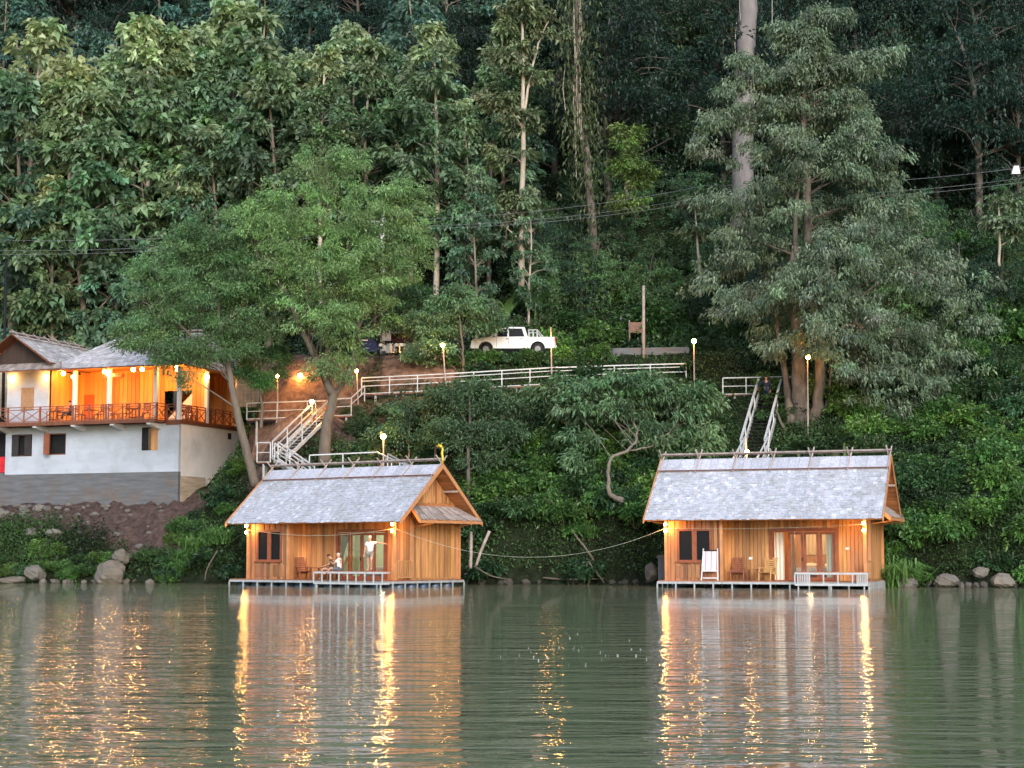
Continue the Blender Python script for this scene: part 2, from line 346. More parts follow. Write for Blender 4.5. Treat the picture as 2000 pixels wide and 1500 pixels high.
def shingle_slope(mb, eave0, eave1, ridge0, ridge1, rng, exp=.24, wid=.26, th=.022, blue=.0, jit=.02, vmax=1.0, var=.22):
    e0, e1, r0, r1 = map(Vector, (eave0, eave1, ridge0, ridge1))
    nrm = (e1 - e0).cross(r0 - e0).normalized()
    LV = ((r0 + r1) / 2 - (e0 + e1) / 2).length; nr = max(2, int(LV * vmax / exp))
    for j in range(nr):
        v0 = j * exp / LV; v1 = min(1.0, (j * exp + exp * 1.35) / LV)
        A = e0.lerp(r0, v0); B = e1.lerp(r1, v0); A2 = e0.lerp(r0, v1); B2 = e1.lerp(r1, v1)
        L = (B - A).length; s = -rng.uniform(0, wid)
        while s < L:
            ww = wid * rng.uniform(.7, 1.35); a = max(0, s); b_ = min(L, s + ww - .006); s += ww
            if b_ - a < .03: continue
            fa, fb = a / L, b_ / L; jz = rng.uniform(-jit, jit) / LV
            vv = (A2 - A) ; off = rng.uniform(-1, 1) * jit
            q0 = A.lerp(B, fa) + (A - A2).normalized() * off; q1 = A.lerp(B, fb) + (A - A2).normalized() * (off + rng.uniform(-.012, .012)); q2 = A2.lerp(B2, fb); q3 = A2.lerp(B2, fa)
            lift = rng.uniform(.015, .045)
            t = rng.uniform(1 - var, 1 + var) * (1.25 if rng.random() < .1 else 1)
            tt = (t * rng.uniform(.95, 1.03), t, t * (1 + blue * rng.random()))
            mb.add([q0 + nrm * lift, q1 + nrm * lift, q2 + nrm * .008, q3 + nrm * .008, q0 + nrm * (lift - th), q1 + nrm * (lift - th), q2 - nrm * .01, q3 - nrm * .01],
                   [(0, 1, 2, 3), (4, 5, 1, 0), (5, 6, 2, 1), (7, 4, 0, 3), (6, 7, 3, 2)], tt)
def wall_lamp(root, x, y, z, nrm=(0, -1), power=22, two=True):
    power *= 1.6
    m_ = MB(); m_.box(x - .05, x + .05, y - .02, y + .04, z - .2, z + .2)
    a = m_.build('wall_lamp', DARKM, root)
    for dz in ((.17, -.17) if two else (0,)):
        b_ = MB(); b_.ball((x + nrm[0] * .14, y + nrm[1] * .14, z + dz), .078); b_.build('bulb', BULB, a, True)
    point_lamp((x + nrm[0] * .32, y + nrm[1] * .32, z), a, power)
def window_two(root, x0, x1, z0, z1, y, frame, glass, mull=1):
    m_ = MB(); f = .11
    m_.box(x0 - f, x1 + f, y - .05, y + .06, z1, z1 + f); m_.box(x0 - f, x1 + f, y - .06, y + .06, z0 - f, z0)
    m_.box(x0 - f, x0, y - .05, y + .06, z0, z1); m_.box(x1, x1 + f, y - .05, y + .06, z0, z1)
    w_ = (x1 - x0)
    for i in range(1, mull + 1):
        c = x0 + w_ * i / (mull + 1); m_.box(c - .12, c + .12, y - .045, y + .06, z0, z1)
    wn = m_.build('window', frame, root)
    for i in range(mull + 1):
        a = x0 + w_ * i / (mull + 1) + (.12 if i else 0); b_ = x0 + w_ * (i + 1) / (mull + 1) - (.12 if i < mull else 0)
        g = MB(); g.box(a, b_, y + .02, y + .035, z0, z1); g.build('pane', glass, wn)
    s = MB(); s.box(x0 - .18, x1 + .18, y - .13, y - .062, z0 - f - .03, z0 - f + .04); s.build('sill', frame, wn)
W, D, RC = 9.8, 5.2, 1.3     # cabin width, depth, porch recess
def cabin(corner, theta, label, right, dz, ez, rz_, seed):
    rng = random.Random(seed)
    loc = Vector(corner) - Vector((math.cos(theta), math.sin(theta), 0)) * W
    root = thing('floating_cabin', label, 'cabin', loc, theta, 'floating cabins moored on the river')
    z0 = dz
    # deck and raft
    xo = .97 if not right else .35
    m_ = MB(); n = 26
    for i in range(n):
        y = -.4 + (D + .7) * i / n; m_.box(-xo + .02, W + .12, y, y + (D + .7) / n - .012, z0 - .045, z0, rng.uniform(.75, 1.2))
    m_.build('deck', DECKW, root)
    m_ = MB(); x0, x1, y0, y1 = -xo, W + .14, -.42, D + .32; zt, zb = z0 - .16, -.12
    for y in (y0, y1): m_.box(x0, x1, y - .03, y + .03, zt, z0 - .05)
    for x in (x0, x1): m_.box(x - .03, x + .03, y0 + .032, y1 - .032, zt, z0 - .05)
    k = 11
    for i in range(k + 1):
        x = x0 + (x1 - x0) * i / k
        for y in (y0, y1): m_.box(x - .035, x + .035, y - .028, y + .028, zb, zt)
    for i in range(1, 6):
        y = y0 + (y1 - y0) * i / 6
        for x in (x0, x1): m_.box(x - .028, x + .028, y - .035, y + .035, zb, zt)
    m_.build('raft_frame', STEELF, root)
    if not right:
        for i in range(k):
            x = x0 + (x1 - x0) * (i + .5) / k
            d_ = MB(); d_.tube([(x, y0 + .35, -.02), (x, y0 + 1.3, -.02)], .27, 14); d_.build('drum', DRUM, root, True)
        for i in range(5):
            y = y0 + (y1 - y0) * (i + .9) / 6
            d_ = MB(); d_.tube([(x1 - 1.0, y, -.0), (x1 - .12, y, -.0)], .24, 14); d_.build('drum', DRUM, root, True)
    else:
        s_ = MB()
        for i in range(22):
            y = y0 + (y1 - y0) * i / 22
            s_.box(x1 + .035, x1 + .06, y + .01, y + (y1 - y0) / 22 - .02, -.15, z0 - .02 + rng.uniform(-.03, .02), rng.uniform(.7, 1.1))
        s_.build('raft_skirt', CONCR, root)
    for i in range(k):
        d_ = MB(); x = x0 + (x1 - x0) * (i + .5) / k; d_.tube([(x, 1.6, -.02), (x, D, -.02)], .26, 12)
        if i % 3 == 0: d_.build('drum', DRUM, root, True)
    zt = ez + .42     # wall top under the sloping roof (front wall)
    wt = z0 + 3.0
    # walls
    m_ = MB()
    plank_wall_holes(m_, (0, 0), (2.8, 0), z0, wt, [(.68, 2.2, z0 + 1.0, z0 + 2.42)], rng, wb=.2)
    plank_wall(m_, (.5, -.03), (2.5, -.03), z0 + .12, z0 + .72, rng, wb=.2, th=.025, proud=.015)
    m_.build('front_wall', WOODF, root, label='boarded front wall of the small room with the window')
    m_ = MB(); plank_wall(m_, (2.8, 0.02), (2.8, RC), z0, wt, rng, wb=.33, base=1.45, proud=.003); m_.build('porch_side_wall', WOOD, root)  # boards lightened, lamp light put into their colour
    m_ = MB(); dx0, dx1, dt = 5.05, 8.1, z0 + 2.38
    plank_wall_holes(m_, (2.8, RC), (W, RC), z0, wt + .5, [(dx0 - 2.8, dx1 - 2.8, z0, dt)], rng, wb=.19, base=.98)
    m_.build('porch_back_wall', WOOD, root)
    m_ = MB(); plank_wall(m_, (W, RC), (W, D), z0 + .1, wt + 1.2, rng, wb=.155, base=.98, proud=.008); m_.box(W - .04, W + .03, RC, D, z0, z0 + .095, .8)
    m_.build('side_wall', WOOD, root)
    m_ = MB(); plank_wall(m_, (0, D), (0, 0), z0, wt, rng, wb=.2); plank_wall(m_, (W - .06, D), (.06, D), z0, wt, rng, wb=.25)
    m_.build('rear_wall', WOOD, root)
    # gables
    ry = D / 2; oh = .8; hz = rz_; slope = (hz - ez) / (ry + oh)
    for gx_, nm in ((W, 0), (0, 1)):
        m_ = MB(); f = lambda s: min(hz - .12 - abs((s if nm == 0 else D - s) - ry) * slope, 99)
        a, b_ = ((gx_, 0), (gx_, D)) if nm == 0 else ((gx_, D), (gx_, 0))
        plank_wall(m_, a, b_, wt + (.02 if nm else .9), 0, rng, wb=.17, top=f, proud=.008, base=1.1); m_.build('gable', WOOD, root)
    # posts
    for (x, y, zz) in ((.02, -.06, wt), (W - .06, .02, wt + .1), (2.8, -.07, wt), (W - .04, RC - .0, wt), (W + .05, D - .02, wt)):
        m_ = MB(); m_.box(x - .07, x + .07, y - .07, y + .07, z0, zz); m_.build('post', FASC, root)
    m_ = MB(); m_.box(2.8, W + .05, -.06, .06, wt - .05, wt + .13); m_.box(-.02, 2.8, -.09, -.04, wt - .08, wt + .08); m_.build('eave_beam', FASC, root)
    # porch ceiling
    m_ = MB(); m_.box(2.82, W - .02, .07, RC - .06, wt + .14, wt + .17); m_.build('porch_ceiling', ROOFUNDER, root)
    # inside
    m_ = MB(); m_.box(.08, W - .08, RC + .08, D - .08, z0 + .002, z0 + .012); m_.build('floor_boards', DECKW, root)
    m_ = MB(); m_.box(3.0, 3.06, RC + .1, D - .15, z0, wt); m_.box(3.06, W - .1, D - .2, D - .14, z0, wt); m_.box(W - .13, W - .07, RC + .1, D - .2, z0, wt); m_.box(3.06, W - .13, RC + .1, D - .2, wt - .06, wt); m_.box(3.06, W - .13, RC + .055, RC + .09, z0 + 2.4, wt)
    m_.build('interior_lining', PALEINT if not right else WOOD, root)
    point_lamp((6.6, RC + 1.7, wt - .5), root, 95 if not right else 50, (1, .85, .55) if not right else (1, .6, .3), .15)
    c = MB(); c.ball((6.6, RC + 1.7, wt - .2), (.12, .12, .07)); c.build('ceiling_lamp', BULB, root, True)
    # door
    m_ = MB(); y = RC
    m_.box(dx0 - .14, dx1 + .14, y - .09, y - .052 + .1, dt, dt + .16); m_.box(dx0 - .14, dx0, y - .08, y + .06, z0, dt); m_.box(dx1, dx1 + .14, y - .08, y + .06, z0, dt)
    fr = m_.build('door_frame', WOODR, root)
    pw = (dx1 - dx0) / 4
    for i in range(4):
        if right and i == 0: continue
        a = dx0 + pw * i; b_ = a + pw; m_ = MB(); yy = y - .03 + .03 * (i % 2)
        m_.box(a + .01, a + .13, yy, yy + .04, z0 + .02, dt - .02); m_.box(b_ - .13, b_ - .01, yy, yy + .04, z0 + .02, dt - .02)
        m_.box(a + .13, b_ - .13, yy, yy + .04, z0 + .02, z0 + .16); m_.box(a + .13, b_ - .13, yy, yy + .04, dt - .14, dt - .02)
        dd = m_.build('glazed_door', WOODR, root); g = MB(); g.box(a + .13, b_ - .13, yy + .015, yy + .025, z0 + .16, dt - .14); g.build('pane', GLASS, dd)
        if i == 1: h_ = MB(); h_.box(b_ - .09, b_ - .05, yy - .04, yy - .002, z0 + .95, z0 + 1.12); h_.build('handle', DARKM, dd)
    # curtains
    def curtain(x0, x1, y, za, zb, tint=1):
        m_ = MB(); n = int((x1 - x0) / .04) + 2; vs = []; fs = []
        for i in range(n + 1):
            x = x0 + (x1 - x0) * i / n; yy = y + .04 * math.sin(i * 1.25)
            vs += [(x, yy, za), (x, yy, zb)]
        for i in range(n): fs.append((2 * i, 2 * i + 2, 2 * i + 3, 2 * i + 1))
        m_.add(vs, fs, tint); m_.build('curtain', CURT, root, True)
    if right:
        curtain(dx0 + .05, dx0 + .55, RC + .18, z0 + .03, dt - .02, 1.25); curtain(dx1 - .45, dx1 - .02, RC + .18, z0 + .03, dt - .02, 1.1)
        curtain(5.9, 8.0, D - .28, z0 + 1.25, dt, .95)
        m_ = MB(); m_.box(5.9, 6.0, RC + .6, RC + 1.0, z0, dt); m_.build('wardrobe', WOODR, root)
    else:
        # tapered curtain pulled aside, as a cloth
        m_ = MB(); n = 14; vs = []; fs = []
        for j in range(9):
            f = j / 8; zz = z0 + .05 + (dt - z0 - .1) * f; wd = .16 + .5 * max(0, (f - .45) / .55) ** 1.2 if f > .45 else .16 + .1 * (.45 - f)
            for i in range(n + 1): vs.append((dx0 + .02 + wd * i / n, RC + .16 + .03 * math.sin(i * 1.7), zz))
        for j in range(8):
            for i in range(n): a = j * (n + 1) + i; fs.append((a, a + 1, a + n + 2, a + n + 1))
        m_.add(vs, fs, (.35, .33, .3)); m_.build('curtain', CURT, root, True)
    # bed is a thing of its own
    M = Matrix.Translation(loc) @ Matrix.Rotation(theta, 4, 'Z')
    # window
    window_two(root, .68, 2.2, z0 + 1.0, z0 + 2.42, 0, WOODR, DGLASS)
    # balustrade at the porch end
    m_ = MB(); m_.box(W - .03, W + .03, .09, RC - .09, z0 + .9, z0 + .97); m_.box(W - .03, W + .03, .09, RC - .09, z0 + .1, z0 + .16)
    for i in range(7): yy = .2 + (RC - .4) * i / 6; m_.box(W - .02, W + .02, yy - .03, yy + .03, z0 + .16, z0 + .9)
    m_.build('balustrade', WOOD, root)
    # roof
    ox = .9; yb = D + oh
    for side in (0, 1):
        ya = -oh if side == 0 else yb
        u = MB(); a0 = (-ox, ya, ez); a1 = (W + ox, ya, ez); b0 = (-ox, ry, hz); b1 = (W + ox, ry, hz)
        nn = Vector((0, -(hz - ez), abs(ry - ya))).normalized() if side == 0 else Vector((0, (hz - ez), abs(ry - ya))).normalized()
        nb = 15; e = Vector(a0); r_ = Vector(b0)
        for i in range(nb):      # soffit boards running along the ridge
            p = e.lerp(r_, i / nb); q = e.lerp(r_, (i + 1) / nb - .006)
            u.add([p - nn * .05, (W + ox, p.y - nn.y * .05, p.z - nn.z * .05), (W + ox, q.y - nn.y * .05, q.z - nn.z * .05), q - nn * .05,
                   p, (W + ox, p.y, p.z), (W + ox, q.y, q.z), q], [(0, 3, 2, 1), (4, 5, 6, 7), (0, 1, 5, 4), (1, 2, 6, 5), (2, 3, 7, 6), (3, 0, 4, 7)], rng.uniform(.75, 1.15))
        ro = u.build('roof', ROOFUNDER, root)
        s_ = MB()
        if side == 0: shingle_slope(s_, a0, a1, b0, b1, rng, blue=.06, vmax=.82, exp=.19, wid=.19, var=.15, jit=.035)
        else: shingle_slope(s_, (W + ox, ya, ez), (-ox, ya, ez), (W + ox, ry, hz), (-ox, ry, hz), rng, blue=.1, exp=.4, wid=.5)
        s_.build('shingles', SHINGLE, ro)
        if side == 0:
            c_ = MB(); ea = Vector(a0).lerp(Vector(b0), .79); L = W + 2 * ox; s = 0
            while s < L:       # ridge boards: plain wide strips of bark
                ww = min(rng.uniform(.35, .7), L - s); t = rng.uniform(.92, 1.18)
                A = Vector((-ox + s, ea.y, ea.z)); B = Vector((-ox + s + ww - .01, ea.y, ea.z)); q = Vector((-ox + s + ww - .01, ry, hz)); p = Vector((-ox + s, ry, hz))
                c_.add([A + nn * .075, B + nn * .075, q + nn * .055, p + nn * .055, A + nn * .04, B + nn * .04], [(0, 1, 2, 3), (4, 5, 1, 0)], (t, t * 1.0, t * 1.05)); s += ww
            c_.build('ridge_cover', SHINGLE, ro)
    # barge boards at both gable ends
    for x in (-ox - .02, W + ox + .02):
        for side in (0, 1):
            ya = -oh if side == 0 else yb
            m_ = MB(); sg = -1 if side == 0 else 1
            m_.add([(x - .025, ya + sg * .06, ez - .16), (x + .025, ya + sg * .06, ez - .16), (x + .025, ry, hz - .17), (x - .025, ry, hz - .17),
                    (x - .025, ya + sg * .06, ez + .07), (x + .025, ya + sg * .06, ez + .07), (x + .025, ry, hz + .10), (x - .025, ry, hz + .10)],
                   [(0, 1, 2, 3), (4, 7, 6, 5), (0, 4, 5, 1), (2, 6, 7, 3), (1, 5, 6, 2), (0, 3, 7, 4)])
            m_.build('bargeboard', FASC, root)
        # purlin ends under the gable overhang
    for yy, zz in ((ry - 1.3, hz - 1.3 * slope - .14), (ry + 1.3, hz - 1.3 * slope - .14)):
        m_ = MB(); m_.box(-ox, .0, yy - .05, yy + .05, zz - .1, zz); m_.box(W + .02, W + ox, yy - .05, yy + .05, zz - .1, zz); m_.build('purlin', POLE, root)
    # skirt roof over the right gable wall (and a matching one on the left)
    for sgn, xw in ((1, W), (-1, 0)):
        if sgn < 0 and not right: continue
        zi, zo = ez + .98, ez + .12; e = 1.08; ys0, ys1 = .55, D + .6
        I0 = (xw + sgn * .03, ys0 + .45, zi); I1 = (xw + sgn * .03, ys1 - 1.35, zi); O0 = (xw + sgn * e, ys0, zo); O1 = (xw + sgn * e, ys1, zo)
        u = MB(); pts = [Vector(q) for q in ((O0, O1, I1, I0) if sgn > 0 else (O1, O0, I0, I1))]
        dn = Vector((0, 0, -.05)); u.add(pts + [q + dn for q in pts], [(0, 1, 2, 3), (7, 6, 5, 4), (0, 4, 5, 1), (1, 5, 6, 2), (2, 6, 7, 3), (3, 7, 4, 0)])
        ro = u.build('skirt_roof', ROOFUNDER, root)
        s_ = MB(); shingle_slope(s_, pts[0], pts[1], pts[3], pts[2], rng, exp=.5, wid=.1, blue=0, jit=.05, th=.02, var=.4); s_.build('shingles', SHINGLEB, ro)
        m_ = MB(); m_.bar((xw + sgn * (e + .0), ys0, zo - .10), (xw + sgn * (e + .0), ys1, zo - .10), .04, .12)
        m_.bar((xw + sgn * .05, ys0 + .4, zi - .1), (xw + sgn * e, ys0 - .02, zo - .1), .05, .16)
        for yy in (1.6, D - .3): m_.bar((xw + sgn * .02, yy, zo - .32), (xw + sgn * e, yy, zo - .16), .07)
        m_.build('skirt_fascia', FASC, root)
    # ridge poles and crossed sticks
    nnf = Vector((0, -(hz - ez), ry + oh)).normalized(); zz = hz + .30
    m_ = MB(); m_.tube([(-ox - .05, ry, zz), (W + ox + .05, ry, zz + .02)], .045, 7); m_.tube([(-ox - .05, ry + .13, zz - .06), (W + ox + .05, ry + .13, zz - .05)], .035, 6)
    m_.build('ridge_pole', POLE, root)
    a = Vector((0, -oh, ez)).lerp(Vector((0, ry, hz)), .79)
    m_ = MB(); m_.tube([(-ox, a.y + nnf.y * .11, a.z + nnf.z * .11), (W + ox, a.y + nnf.y * .11, a.z + nnf.z * .11)], .03, 6); m_.build('ridge_batten', WOODD, root)
    for i in range(7):
        x = -ox + .08 + (W + 2 * ox - .16) * i / 6
        for side in (0, 1):
            sg = 1 if side == 0 else -1
            lo = Vector((x, ry - sg * (ry + oh) * .25, hz - (hz - ez) * .25 + .12)); hi = Vector((x + .09 * sg, ry + sg * .34, hz + .50 + rng.uniform(-.03, .05)))
            m_ = MB(); m_.bar(lo, hi, .06, .04, rng.uniform(1.1, 1.5)); m_.build('crossed_stick', POLE, root)
    if not right:      # golden bird finial
        x = W + ox - .02; m_ = MB()
        m_.tube([(x, ry, hz + .05), (x + .03, ry, hz + .35), (x - .02, ry, hz + .6), (x + .02, ry, hz + .8), (x - .03, ry, hz + .92)], [.075, .06, .07, .055, .05], 8)
        m_.tube([(x - .03, ry, hz + .92), (x - .2, ry, hz + .99), (x - .36, ry, hz + .93)], [.07, .085, .03], 8)
        m_.tube([(x - .1, ry, hz + 1.0), (x - .02, ry, hz + 1.1)], [.03, .01], 6); m_.tube([(x - .24, ry, hz + 1.0), (x - .22, ry, hz + 1.12)], [.025, .008], 6)
        m_.build('bird_finial', GOLD, root, True)
    wall_lamp(root, .05, -.15, wt - .42); wall_lamp(root, W - .08, -.08, wt - .42, power=26)
    # boarding step of white steel
    a, b_ = (5.35, 9.75) if not right else (6.55, 9.95); yf, yk = -1.0, -.46; zt_, zl = z0 + .40, z0 - .16
    m_ = MB()
    for zz in (zt_ - .03, zl): 
        m_.box(a, b_, yf - .03, yf + .03, zz - .045, zz + .045)
        for x in (a, b_): m_.box(x - .03, x + .03, yf + .032, yk, zz - .04, zz + .04)
    nb = 8 if right is False else 5
    for i in range(nb + 1):
        x = a + (b_ - a) * i / nb
        m_.box(x - .03, x + .03, yf - .025, yf + .025, zl + .046, zt_ - .076)
    if right:
        for i in range(6):
            x = a + .1 + i * .11; m_.box(x, x + .07, yf + .028, yf + .04, zl + .05, zt_ - .08); x = b_ - .5 + i * .08; m_.box(x, x + .05, yf + .028, yf + .04, zl + .05, zt_ - .08)
    for x in (a + .15, (a + b_) / 2, b_ - .15):  m_.box(x - .03, x + .03, yf + .035, yf + .095, -.2, zl - .046)
    st = m_.build('boarding_step', STEEL, root)
    m_ = MB()
    for i in range(4): m_.box(a, b_, yf + .03 + i * .12, yf + .03 + i * .12 + .11, zt_ + .018, zt_ + .045, rng.uniform(.8, 1.2))
    m_.build('step_top', DECKW, st)
    return root, M, z0, wt
cl = P(773, 1146, 83.6); cr = P(1694, 1152, 80.6)
LC, LM, LZ, LWT = cabin((cl.x, cl.y, 0), -R(34.3), 'left floating cabin with a golden bird on its gable and three people on the porch', False, .36, 3.22, 6.12, 11)
RCab, RM, RZ, RWT = cabin((cr.x, cr.y, 0), -R(20.0), 'right floating cabin with a striped folding chair and a bed seen through its open door', True, .36, 3.30, 6.42, 23)

# ---------------------------------------------------------------- riverside house
def house():
    rng = random.Random(3)
    L, Dp = 12.6, 7.4          # local x 0..L (right corner at L), y 0..Dp
    loc = Vector((HC[0] - HX[0] * L, HC[1] - HX[1] * L, 0))
    root = thing('riverside_house', 'white two storey house with a lit orange upper terrace on the left bank', 'house', loc, HTH)
    zb, zg, zf, zc = 4.0, 6.62, 9.75, 12.95
    def wall_holes(mb, x0, x1, y0, y1, z0, z1, holes):
        """box wall along x with openings"""
        cx = sorted(set([x0, x1] + [h[0] for h in holes] + [h[1] for h in holes]))
        for a, b_ in zip(cx[:-1], cx[1:]):
            hs = [h for h in holes if h[0] <= a + 1e-6 and h[1] >= b_ - 1e-6]
            if not hs: mb.box(a, b_, y0, y1, z0, z1)
            else:
                mb.box(a, b_, y0, y1, z0, hs[0][2]); mb.box(a, b_, y0, y1, hs[0][3], z1)
    wins = [(.45, 2.0, 7.75, 9.15), (3.15, 4.5, 7.8, 9.15), (10.0, 11.1, 7.95, 9.35)]
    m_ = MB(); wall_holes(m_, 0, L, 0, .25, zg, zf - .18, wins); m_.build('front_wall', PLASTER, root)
    m_ = MB(); m_.box(L - .25, L, .252, Dp, zg - 1.2, zf - .18); m_.box(0, .25, .252, Dp, zb, zf - .18); m_.box(.25, L - .25, Dp - .25, Dp, zb, zf - .18); m_.build('side_wall', PLASTER_LIT, root)
    m_ = MB(); m_.box(L - .012, L + .003, 5.9, 6.35, 8.95, 9.35); m_.build('vent_opening', DARKM, root)
    m_ = MB(); m_.box(-.3, L + .02, -.04, .25, zb - .8, zg - .002); m_.build('foundation', CONC, root)
    m_ = MB(); m_.box(L - .25, L + .03, .26, 3.2, zb - .5, zg - .25); m_.build('foundation', BLOCKW, root)
    m_ = MB(); m_.box(.3, L - .3, 2.5, 2.55, zg, zf - .2); m_.build('inner_wall', PLASTER_LIT, root)
    for i, (a, b_, z0, z1) in enumerate(wins):
        m_ = MB(); f = .07
        m_.box(a, a + f, .05, .2, z0, z1); m_.box(b_ - f, b_, .05, .2, z0, z1); m_.box(a + f, b_ - f, .05, .2, z1 - f, z1); m_.box(a + f, b_ - f, .05, .2, z0, z0 + f)
        wn = m_.build('window', WOODD, root)
        if i == 0:
            for x in (a + .05, b_ - .05): 
                s = MB(); s.box(min(x, x + (.5 if x < 1 else -.5)), max(x, x + (.5 if x < 1 else -.5)), -.04, .0, z0 + .03, z1 - .03); s.build('shutter', mat('black_shutter', (.03, .025, .025), .6), wn)
        elif i == 1:
            s = MB(); s.box(a + .02, a + .45, -.45, -.41, z0, z1); s.M = None; s.build('shutter', WOODR, wn)
            s = MB(); s.box(a + .9, b_ - .1, .6, .65, z0, z0 + .6); s.build('cupboard', PLASTER_LIT, wn)
        else:
            s = MB(); s.box(a + .68, b_ + .02, -.05, -.005, z0, z1); s.build('shutter', WOOD, wn); s = MB(); s.box(a + .02, a + .46, -.05, -.005, z0, z1); s.build('shutter', DARKM, wn)
        if i < 2: g = MB(); g.box(a + f, b_ - f, .3, .31, z0 + f, z1 - f); g.build('dark_room_sheet', DARKM, wn)  # flat dark sheet painted as the unlit room behind the glass
    point_lamp((10.7, 1.2, 8.8), root, 12, (1, .8, .5))
    # floor slab, balcony
    m_ = MB(); m_.box(-1.5, L + .05, -.05, Dp, zf - .17, zf); m_.box(-1.5, L - .9, -1.25, -.052, zf - .12, zf)
    m_.build('terrace_floor', WOODR, root)
    m_ = MB(); m_.box(-1.5, L - .9, -1.29, -1.252, zf - .2, zf + .02); m_.box(L - .88, L + .09, -.1, -.055, zf - .28, zf + .02); m_.box(L + .055, L + .1, -.05, Dp, zf - .2, zf + .02); m_.build('edge_board', WOODD, root)
    for x in (.2, 3.0, 5.8, 8.6, 11.2):
        m_ = MB(); m_.prism([(-1.2, zf - .18), (.0, zf - .18), (.0, zf - .55), (-1.2, zf - .3)], 'x', x - .14, x + .14); m_.build('bracket', WHITEP, root)
    # upper rooms
    m_ = MB(); wall_holes(m_, .15, 3.1, 0, .15, zf + .003, zc + .2, [(1.05, 2.05, zf + .95, zf + 2.35)]);  m_.box(.0, .15, 0, Dp, zf + .003, zc + .2)
    m_.build('upper_wall', PLASTER, root)
    m_ = MB(); plank_wall(m_, (3.25, .16), (3.25, 3.2), zf + .003, zc + .2, rng, wb=.3, proud=.004); m_.build('porch_end_wall', ORANGEW, root)
    m_ = MB(); m_.box(1.05, 2.05, .02, .08, zf + .95, zf + 2.35, .9); m_.box(1.0, 2.1, -.03, .019, zf + .9, zf + .96, .5); wn = m_.build('window', mat('plywood', (.36, .22, .12), .7, .2), root)
    m_ = MB()
    plank_wall_holes(m_, (3.25, 3.2), (L - .1, 3.2), zf + .003, zc + .4, [(.35, 1.1, zf + .003, zf + 2.1), (6.3, 8.3, zf + .003, zf + 2.15)], rng, wb=.3, proud=.004, base=1.05)
    m_.build('varnished_wall', ORANGEW, root); m_ = MB()
    plank_wall(m_, (L - .2, Dp - .4), (8.6, Dp - .4), zf, zc + .4, rng, wb=.3, proud=.004)
    m_.build('varnished_wall', ORANGEW, root)
    m_ = MB(); m_.box(3.58, 4.36, 3.16, 3.2, zf + .003, zf + 2.1); dd = m_.build('door', mat('red_varnished_door', (.48, .11, .03), .35, .1), root)
    m_ = MB(); m_.box(4.2, 4.26, 3.1, 3.155, zf + 1.0, zf + 1.08); m_.build('handle', DARKM, dd)
    m_ = MB(); m_.prism([(9.3, zf + .003), (11.6, zf + .003), (11.6, zf + 2.1)], 'y', 3.35, 3.5); m_.build('stair_side', WHITEP, root, label='white triangular stair side seen through the opening')
    # columns, each with its lamp
    cols = [(5.1, -.02, 0), (7.6, -.02, 0), (10.9, .05, 0), (L - .06, .06, 0), (L - .06, 3.3, 0), (L - .06, Dp - .25, 0)]
    for i, (x, y, _) in enumerate(cols):
        m_ = MB(); m_.box(x - .11, x + .11, y - .11, y + .11, zf + .003, zc + .1); m_.build('column', WHITEP, root)
    lamps = [(.35, -.12, -.2), (2.95, -.12, -.2), (3.9, .4, .02), (5.1, -.25, -.3), (6.6, .9, .1), (7.6, -.25, -.15), (9.4, .8, .12), (9.4, -.2, .0), (L + .06, 3.1, -.25), (L + .08, Dp - .3, -.35), (L - .6, .6, .1), (11.4, 1.6, .12)]
    for x, y, dz in lamps:
        m_ = MB(); m_.tube([(x, y + .1, zc + dz + .16), (x, y, zc + dz + .1)], .025, 6); a = m_.build('lamp_holder', DARKM, root)
        b_ = MB(); b_.ball((x, y, zc + dz - .02), .13); b_.build('bulb', BULB, a, True)
        point_lamp((x, y + .55 if y < .1 and x > 3 and x < 12 else (y - .25 if y < .1 else y), zc + dz - .12), a, 14 if x < 3 else (52 if dz < .08 else 105))
    # balustrade with crosses
    def rail(p0, p1, n):
        p0 = Vector(p0); p1 = Vector(p1); m_ = MB(); up = Vector((0, 0, 1))
        for h in (.98, .82, .08): m_.bar(p0 + up * h, p1 + up * h, .05, .05)
        for i in range(n + 1):
            q = p0.lerp(p1, i / n); m_.bar(q, q + up * 1.0, .07 if i % 2 else .1)
            if i < n:
                q2 = p0.lerp(p1, (i + 1) / n); m_.bar(q + up * .1, q2 + up * .8, .04, .04); m_.bar(q + up * .8, q2 + up * .1, .035, .035)
        m_.build('balustrade', WOODR, root)
    rail((-1.4, -1.15, zf), (L - .9, -1.15, zf), 11); rail((L - .9, -1.1, zf), (L - .9, -.05, zf), 1); rail((L - .85, -.02, zf), (L - .2, -.02, zf), 1); rail((L - .05, .1, zf), (L - .05, 3.15, zf), 3); rail((L - .05, 3.45, zf), (L - .05, Dp - .2, zf), 4)
    # roofs
    def slab(name, quad, th, matr, label=None):
        q = [Vector(p) for p in quad]; dn = Vector((0, 0, -th)); u = MB(); n = len(q)
        u.add(q + [p + dn for p in q], [tuple(range(n)), tuple(range(2 * n - 1, n - 1, -1))] + [(i, n + i, n + (i + 1) % n, (i + 1) % n) for i in range(n)]); return u.build(name, matr, root, label=label)
    # gable wing, ridge runs back from the river
    gx, gw, zr, ze = 1.35, 2.9, 15.35, 13.45
